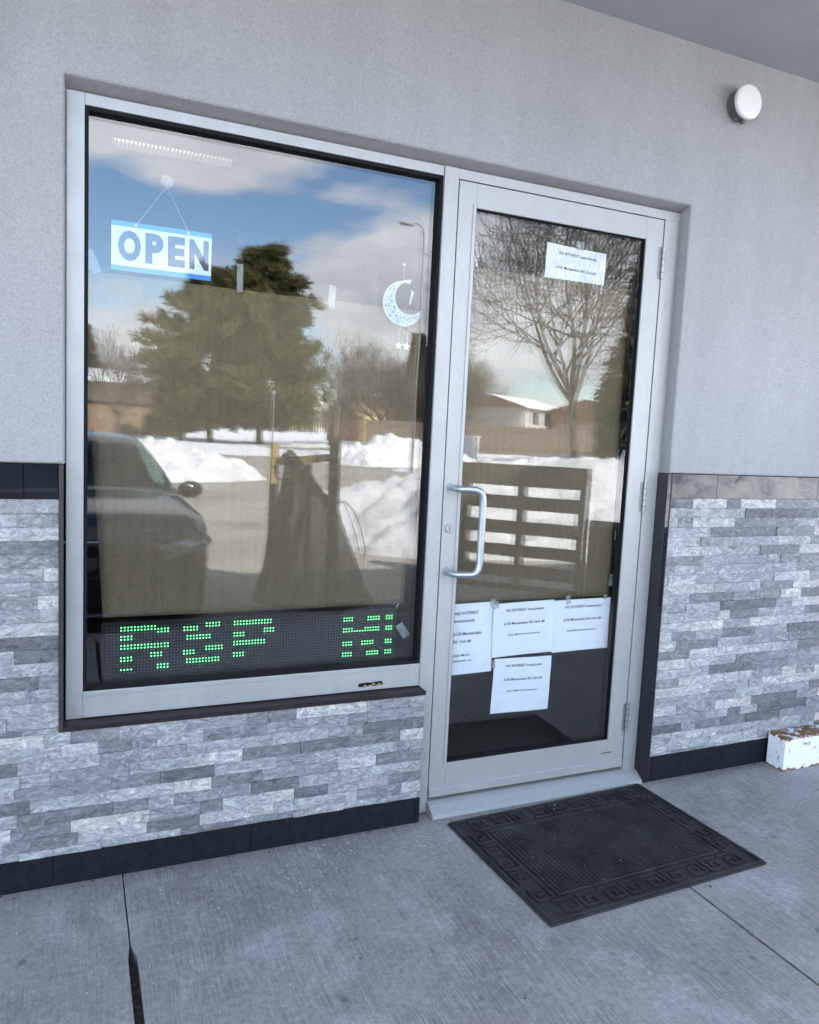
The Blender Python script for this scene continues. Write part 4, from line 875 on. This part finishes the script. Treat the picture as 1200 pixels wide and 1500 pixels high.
def clumps(C, D, Lr, per, ln, wd, seed, droop=0.):
    """needle blades: triangles radiating from clump centres C around direction D"""
    r = np.random.default_rng(seed); k = len(C)*per; c = np.repeat(C, per, 0); d = np.repeat(D, per, 0)
    v = r.normal(size=(k, 3)); v /= np.linalg.norm(v, axis=1, keepdims=True); v = v*Lr+d; v[:, 2] -= droop; v /= np.linalg.norm(v, axis=1, keepdims=True)
    s = np.cross(v, r.normal(size=(k, 3))); s /= np.linalg.norm(s, axis=1, keepdims=True); l_ = ln*r.uniform(.6, 1.2, (k, 1)); w_ = wd*r.uniform(.7, 1.3, (k, 1)); c = c+r.normal(size=(k, 3))*ln*.18
    V = np.stack([c-s*w_*.4, c+s*w_*.4, c+v*l_+s*w_*.5, c+v*l_-s*w_*.5], 1).reshape(-1, 3); return V, np.arange(4*k).reshape(-1, 4)
def pine_tree(label, x, y, H, Rr, seed, z=LOT, base=.09, per=30):
    r = np.random.default_rng(seed); segs = []; C = []; D = []
    n = 12; P = [np.array([.02*H*math.sin(i*.7+seed)*.3, .015*H*math.cos(i+seed)*.3, H*i/n*.97]) for i in range(n+1)]
    for i in range(n): segs.append((*P[i], *P[i+1], H*.019*(1-i/n)+.03, H*.019*(1-(i+1)/n)+.03))
    hh = H*base
    while hh < H*.985:
        t = (hh-H*base)/(H*(1-base)); rad = Rr*(math.sin(math.pi*min(1, .30+.70*t))**.8)*(1-.25*t)+.25; nb = r.integers(4, 7); a0 = r.uniform(0, 6)
        for b_ in range(nb):
            az = a0+b_*2*math.pi/nb+r.uniform(-.4, .4); L_ = rad*r.uniform(.40, 1.25); up_ = .12+.55*t; p0 = np.array([0, 0, hh]); d = np.array([math.cos(az), math.sin(az), up_*r.uniform(.4, 1.3)]); m_ = 4; prev = p0
            for q in range(1, m_+1):
                nx_ = p0+d*L_*q/m_+np.array([0, 0, .10*L_*(q/m_)**2]); segs.append((*prev, *nx_, .05*(1-q/m_)*H/12+.015, .05*(1-(q+1)/m_)*H/12+.018)); prev = nx_
                if q >= 2:
                    for w_ in range(2+q):
                        off_ = r.normal(size=3)*np.array([.5, .5, .22])*L_*.22; C.append(nx_+off_); dd = d/np.linalg.norm(d)*.5+np.array([0, 0, .55])+off_*.4; D.append(dd/np.linalg.norm(dd))
        hh += H*.042*r.uniform(.8, 1.2)
    C = np.array(C); D = np.array(D); V, F = clumps(C, D, .95, per, H*.050, H*.0055, seed)
    t = thing('pine_tree', label, 'tree', (x, y, z-.1), 0, 'evergreens across the road'); me = seg_mesh('trunk', segs, 6); obj('trunk', me, 'bark', t); obj('crown', mesh_np('crown', V, F), 'pine', t); return t
def spruce_tree(label, x, y, H, Rr, seed, z=LOT, per=22):
    r = np.random.default_rng(seed); segs = [(0, 0, 0, 0, 0, H*.98, H*.016, .02)]; C = []; D = []; hh = H*.05
    while hh < H*.98:
        t = hh/H; rad = Rr*(1-t)**.85+.15; nb = r.integers(6, 9); a0 = r.uniform(0, 6)
        for b_ in range(nb):
            az = a0+b_*2*math.pi/nb+r.uniform(-.25, .25); L_ = rad*r.uniform(.75, 1.1); d = np.array([math.cos(az), math.sin(az), 0]); prev = np.array([0, 0, hh])
            for q in range(1, 6):
                u = q/5; nx_ = np.array([0, 0, hh])+d*L_*u+np.array([0, 0, -.28*L_*u+.16*L_*u*u]); segs.append((*prev, *nx_, .03*(1-u)+.012, .03*(1-u)+.01)); prev = nx_
                for w_ in range(3): C.append(nx_+r.normal(size=3)*np.array([.12, .12, .05])*L_); dd = d*.7+np.array([0, 0, -.25]); D.append(dd)
        hh += H*.033*r.uniform(.8, 1.2)
    V, F = clumps(np.array(C), np.array(D), .7, per, H*.040, H*.006, seed, .25)
    t = thing('spruce_tree', label, 'tree', (x, y, z-.1), 0, 'evergreens across the road'); obj('trunk', seg_mesh('trunk', segs, 5), 'bark', t); obj('crown', mesh_np('crown', V, F), 'spruce', t); return t
pine_tree('broad pine with the lower rounded top, nearer the low brick building', 9.5, -64.8, 14.3, 4.2, 41)
pine_tree('tall pine with the highest pointed top, beside the broad pine', 13.7, -64, 16.2, 4.7, 42)
pine_tree('smaller pine filling in between the low building and the broad pine', 7.3, -66, 8.6, 2.5, 43)
spruce_tree('dark spruce at the far end of the low brick building', .0, -97, 12.8, 3.0, 44)
spruce_tree('dense spruce over the fence by the hinge side of the door reflection', 26.4, -29, 14.6, 2.9, 45, per=30)
spruce_tree('dark narrow conifer beside the brown roofed house', 34.4, -78, 13, 2.2, 46)
bare_tree('big forked bare tree rising over the wooden fence', 23.1, -31.0, 15.0, 'big', 0, levels=5, fork=.20, spread=.88, lean=(-.14, 0), twig=.011, dirs=[(-3.9, .6, 3.4), (-3.0, -1.2, 4.7), (-1.7, 1.4, 5.4), (-.6, -.8, 6.0), (.5, 1.2, 5.8), (1.8, -.6, 4.8), (-2.6, 1.8, 2.6)])
bare_tree('rounded bare tree in front of the brown roofed house', 29.4, -76, 13, 'round', R(10), levels=5, limbs=7, spread=.95, fork=.18)
bare_tree('slim bare tree between the tall pine and the house', 21.9, -70, 11, 'slim', R(80), levels=4, limbs=6, spread=.6)
bare_tree('small bare tree in front of the low brick building', 1.9, -60, 8.4, 'slim', R(200), levels=4)
bare_tree('bare tree behind the low building, beside the smaller pine', 5.0, -100, 11, 'round', R(120))
bare_tree('bare tree behind the pale row houses, lower branches spread', 38, -76, 13, 'round', R(220))
bare_tree('thin bare tree in front of the weathered fence', 31, -62, 9.5, 'slim', R(300))
# distant wood
r = np.random.default_rng(5); S = []
for i in range(2600):
    x = r.uniform(-160, 330); y = -225-abs(x-60)*.1+r.uniform(-14, 14); h = r.uniform(5, 11); p = np.array([x, y, 0]); S.append((*p, *(p+[r.normal()*.4, 0, h*.6]), .14, .08))
    for k in range(9):
        q = p+np.array([0, 0, h*r.uniform(.25, .6)]); e_ = q+np.array([r.normal()*1.5, r.normal()*.8, h*r.uniform(.15, .5)]); S.append((*q, *e_, .07, .03))
o = obj('distant_wood', seg_mesh('distant_wood', S, 3), 'twig'); tag(o, 'distant belt of bare grey brown trees', 'woodland', kind='stuff')
# ================================================================== far buildings, fence, lamp
def house(name, label, x, y, w, d, h, rz, wall, roof, windows, gable=2.0, snow=True, group=None):
    t = thing(name, label, 'building', (x, y, LOT), rz, group)
    MB().box(-w/2, w/2, -d/2, d/2, 0, h).build('wall', wall, t, world=False)
    m = MB().add([(-w/2-.4, -d/2-.4, h-.1), (w/2+.4, -d/2-.4, h-.1), (w/2+.4, d/2+.4, h-.1), (-w/2-.4, d/2+.4, h-.1), (-w/2-.4, 0, h+gable), (w/2+.4, 0, h+gable)], [(0, 1, 5, 4), (2, 3, 4, 5), (0, 4, 3), (1, 2, 5), (3, 2, 1, 0)])
    rf = m.build('roof', roof, t, world=False)
    if snow: MB().add([(-w/2-.4, d/2+.35, h-.0), (w/2+.4, d/2+.35, h-.0), (w/2+.4, 0, h+gable+.14), (-w/2-.4, 0, h+gable+.14), (-w/2-.4, d/2+.42, h-.10), (w/2+.4, d/2+.42, h-.10)], [(0, 1, 2, 3), (4, 5, 1, 0)]).build('roof_snow', 'snow', rf, world=False)
    for (wx, wz, ww, wh) in windows:
        f = MB().box(wx-.08, wx+ww+.08, d/2+.005, d/2+.06, wz-.08, wz+wh+.08).build('window', 'util', t, world=False); MB().box(wx, wx+ww, d/2+.062, d/2+.07, wz, wz+wh).build('pane', 'window', f, world=False)
    return t
# houses face the storefront (+y side)
hs = house('house', 'brown roofed house with a yellow bay between the bare trees', 37.6, -98, 11.5, 8, 3.4, R(-14), 'brickB', 'roofb', [(2.2, 1.0, 1.6, 1.3), (5.0, 1.0, 1.2, 1.3)], 2.6, False)
bay = MB().box(-5.3, -2.0, 4.01, 5.0, 0, 3.3).build('yellow_bay', 'yellow', hs, world=False)
for i in range(3): MB().box(-5.2+i*1.05, -4.4+i*1.05, 5.005, 5.05, 1.2, 2.7).build('bay_pane', 'window', bay, world=False)
for i, (x, y, wl_) in enumerate([(42.5, -70, 'siding'), (51.0, -65.1, 'brickB'), (59.5, -60.2, 'siding')]):
    house('row_house', ['pale sided row house with snowy roof beyond the fence', 'red brick row house with snowy roof beyond the fence', 'pale end row house beside the red brick one, beyond the fence'][i], x, y, 9.7, 8, 4.6, R(-30), wl_, 'roofb', [(-3.2, 2.9, 1.4, 1.3), (-.6, 2.9, 1.4, 1.3), (1.9, 2.9, 1.2, 1.3), (-3, .6, 1.4, 1.4), (1.5, .6, 1.4, 1.4)], 1.1, True, 'row houses beyond the fence')
LB = thing('low_building', 'long low brown brick building with a snow covered roof', 'building', (-6, -81, LOT), R(2))
MB().box(-40, 15.6, -10, 0, 0, 3.15).build('wall', 'brickA', LB, world=False); MB().box(-40.3, 15.9, -10.3, .35, 3.151, 5.1).build('fascia_band', 'fascia', LB, world=False)
MB().add([(-40.3, .35, 5.11), (15.9, .35, 5.11), (15.2, -6, 6.7), (-40.3, -6, 6.7), (-40.3, -10.3, 5.11), (15.9, -10.3, 5.11)], [(0, 1, 2, 3), (3, 2, 5, 4), (1, 5, 2)]).build('snowy_roof', 'snow', LB, world=False)
# fence in two runs, each made of boards
def fence(label, a, b_, h, mat, z=LOT):
    a, b_ = Vector((*a, z)), Vector((*b_, z)); d = b_-a; ln = d.length; t = thing('wooden_fence', label, 'fence', a, math.atan2(d.y, d.x), 'wooden fences beyond the lot'); rr_ = random.Random(int(ln*10)); m = MB(); x = 0
    while x < ln: m.box(x, x+.138, -.012, .012+rr_.uniform(-.004, .004), .05, h+rr_.uniform(-.04, .04)); x += .145
    q = m.build('boards', mat, t, world=False); q['kind'] = 'stuff'
    for x in np.arange(0, ln, 2.4): MB().box(x-.05, x+.05, -.115, -.0165, 0, h+.1).build('post', mat, t, world=False)
    for zz in (.45, h-.35): MB().box(0, ln, .0185, .055, zz, zz+.09).build('rail', mat, t, world=False)
fence('long weathered board fence below the pale row houses', (19.0, -52), (31, -44.6), 2.1, 'fence', .05); fence('reddish board fence by the dense spruce', (31.1, -44.5), (46, -35), 2.5, 'fence', .05)
for i, (x, y, w_) in enumerate([(20.6, -42.2, .8), (22.0, -41.6, 1.3)]):
    u = thing('utility_box', ['narrow white utility cabinet in the snow by the fence', 'wide white utility cabinet in the snow by the fence'][i], 'cabinet', (x, y, LOT), R(-20)); MB().box(0, w_, -.6, 0, 0, 1.45).build('body', 'util', u, world=False, bevel=.03); MB().box(-.04, w_+.04, -.64, .04, 1.452, 1.58).build('snow_cap', 'snow', u, world=False)
SL = thing('street_lamp', 'tall grey street lamp with a curved arm at the lot edge', 'street lamp', (10.95, -25.0, LOT))
MB().tube([(10.95, -25, LOT), (10.95, -25, 5), (10.95, -25, 9.0)], [.06, .045, .035], 10).build('pole', 'galv', SL, smooth=True)
MB().tube([(10.95, -25, 8.8), (10.9, -25, 9.15), (10.7, -25, 9.3), (10.5, -25, 9.28)], .035, 8).build('arm', 'galv', SL, smooth=True)
MB().box(10.05, 10.55, -25.12, -24.88, 9.16, 9.28).build('lamp_head', 'galv', SL, bevel=.04)
for i, (x, y, h) in enumerate([(22.3, -69, 6.6), (13.3, -58, 4.2)]):
    t = thing('utility_pole', ('pale slender pole standing by the slim bare tree', 'short pale pole standing under the tall pine')[i], 'pole', (x, y, LOT), 0, 'pale poles by the road'); MB().tube([(x, y, LOT), (x, y, h)], [.08, .06], 8).build('shaft', 'galv', t); MB().box(x-.16, x+.16, y-.05, y+.05, h-.3, h-.05).build('cap_box', 'galv', t)
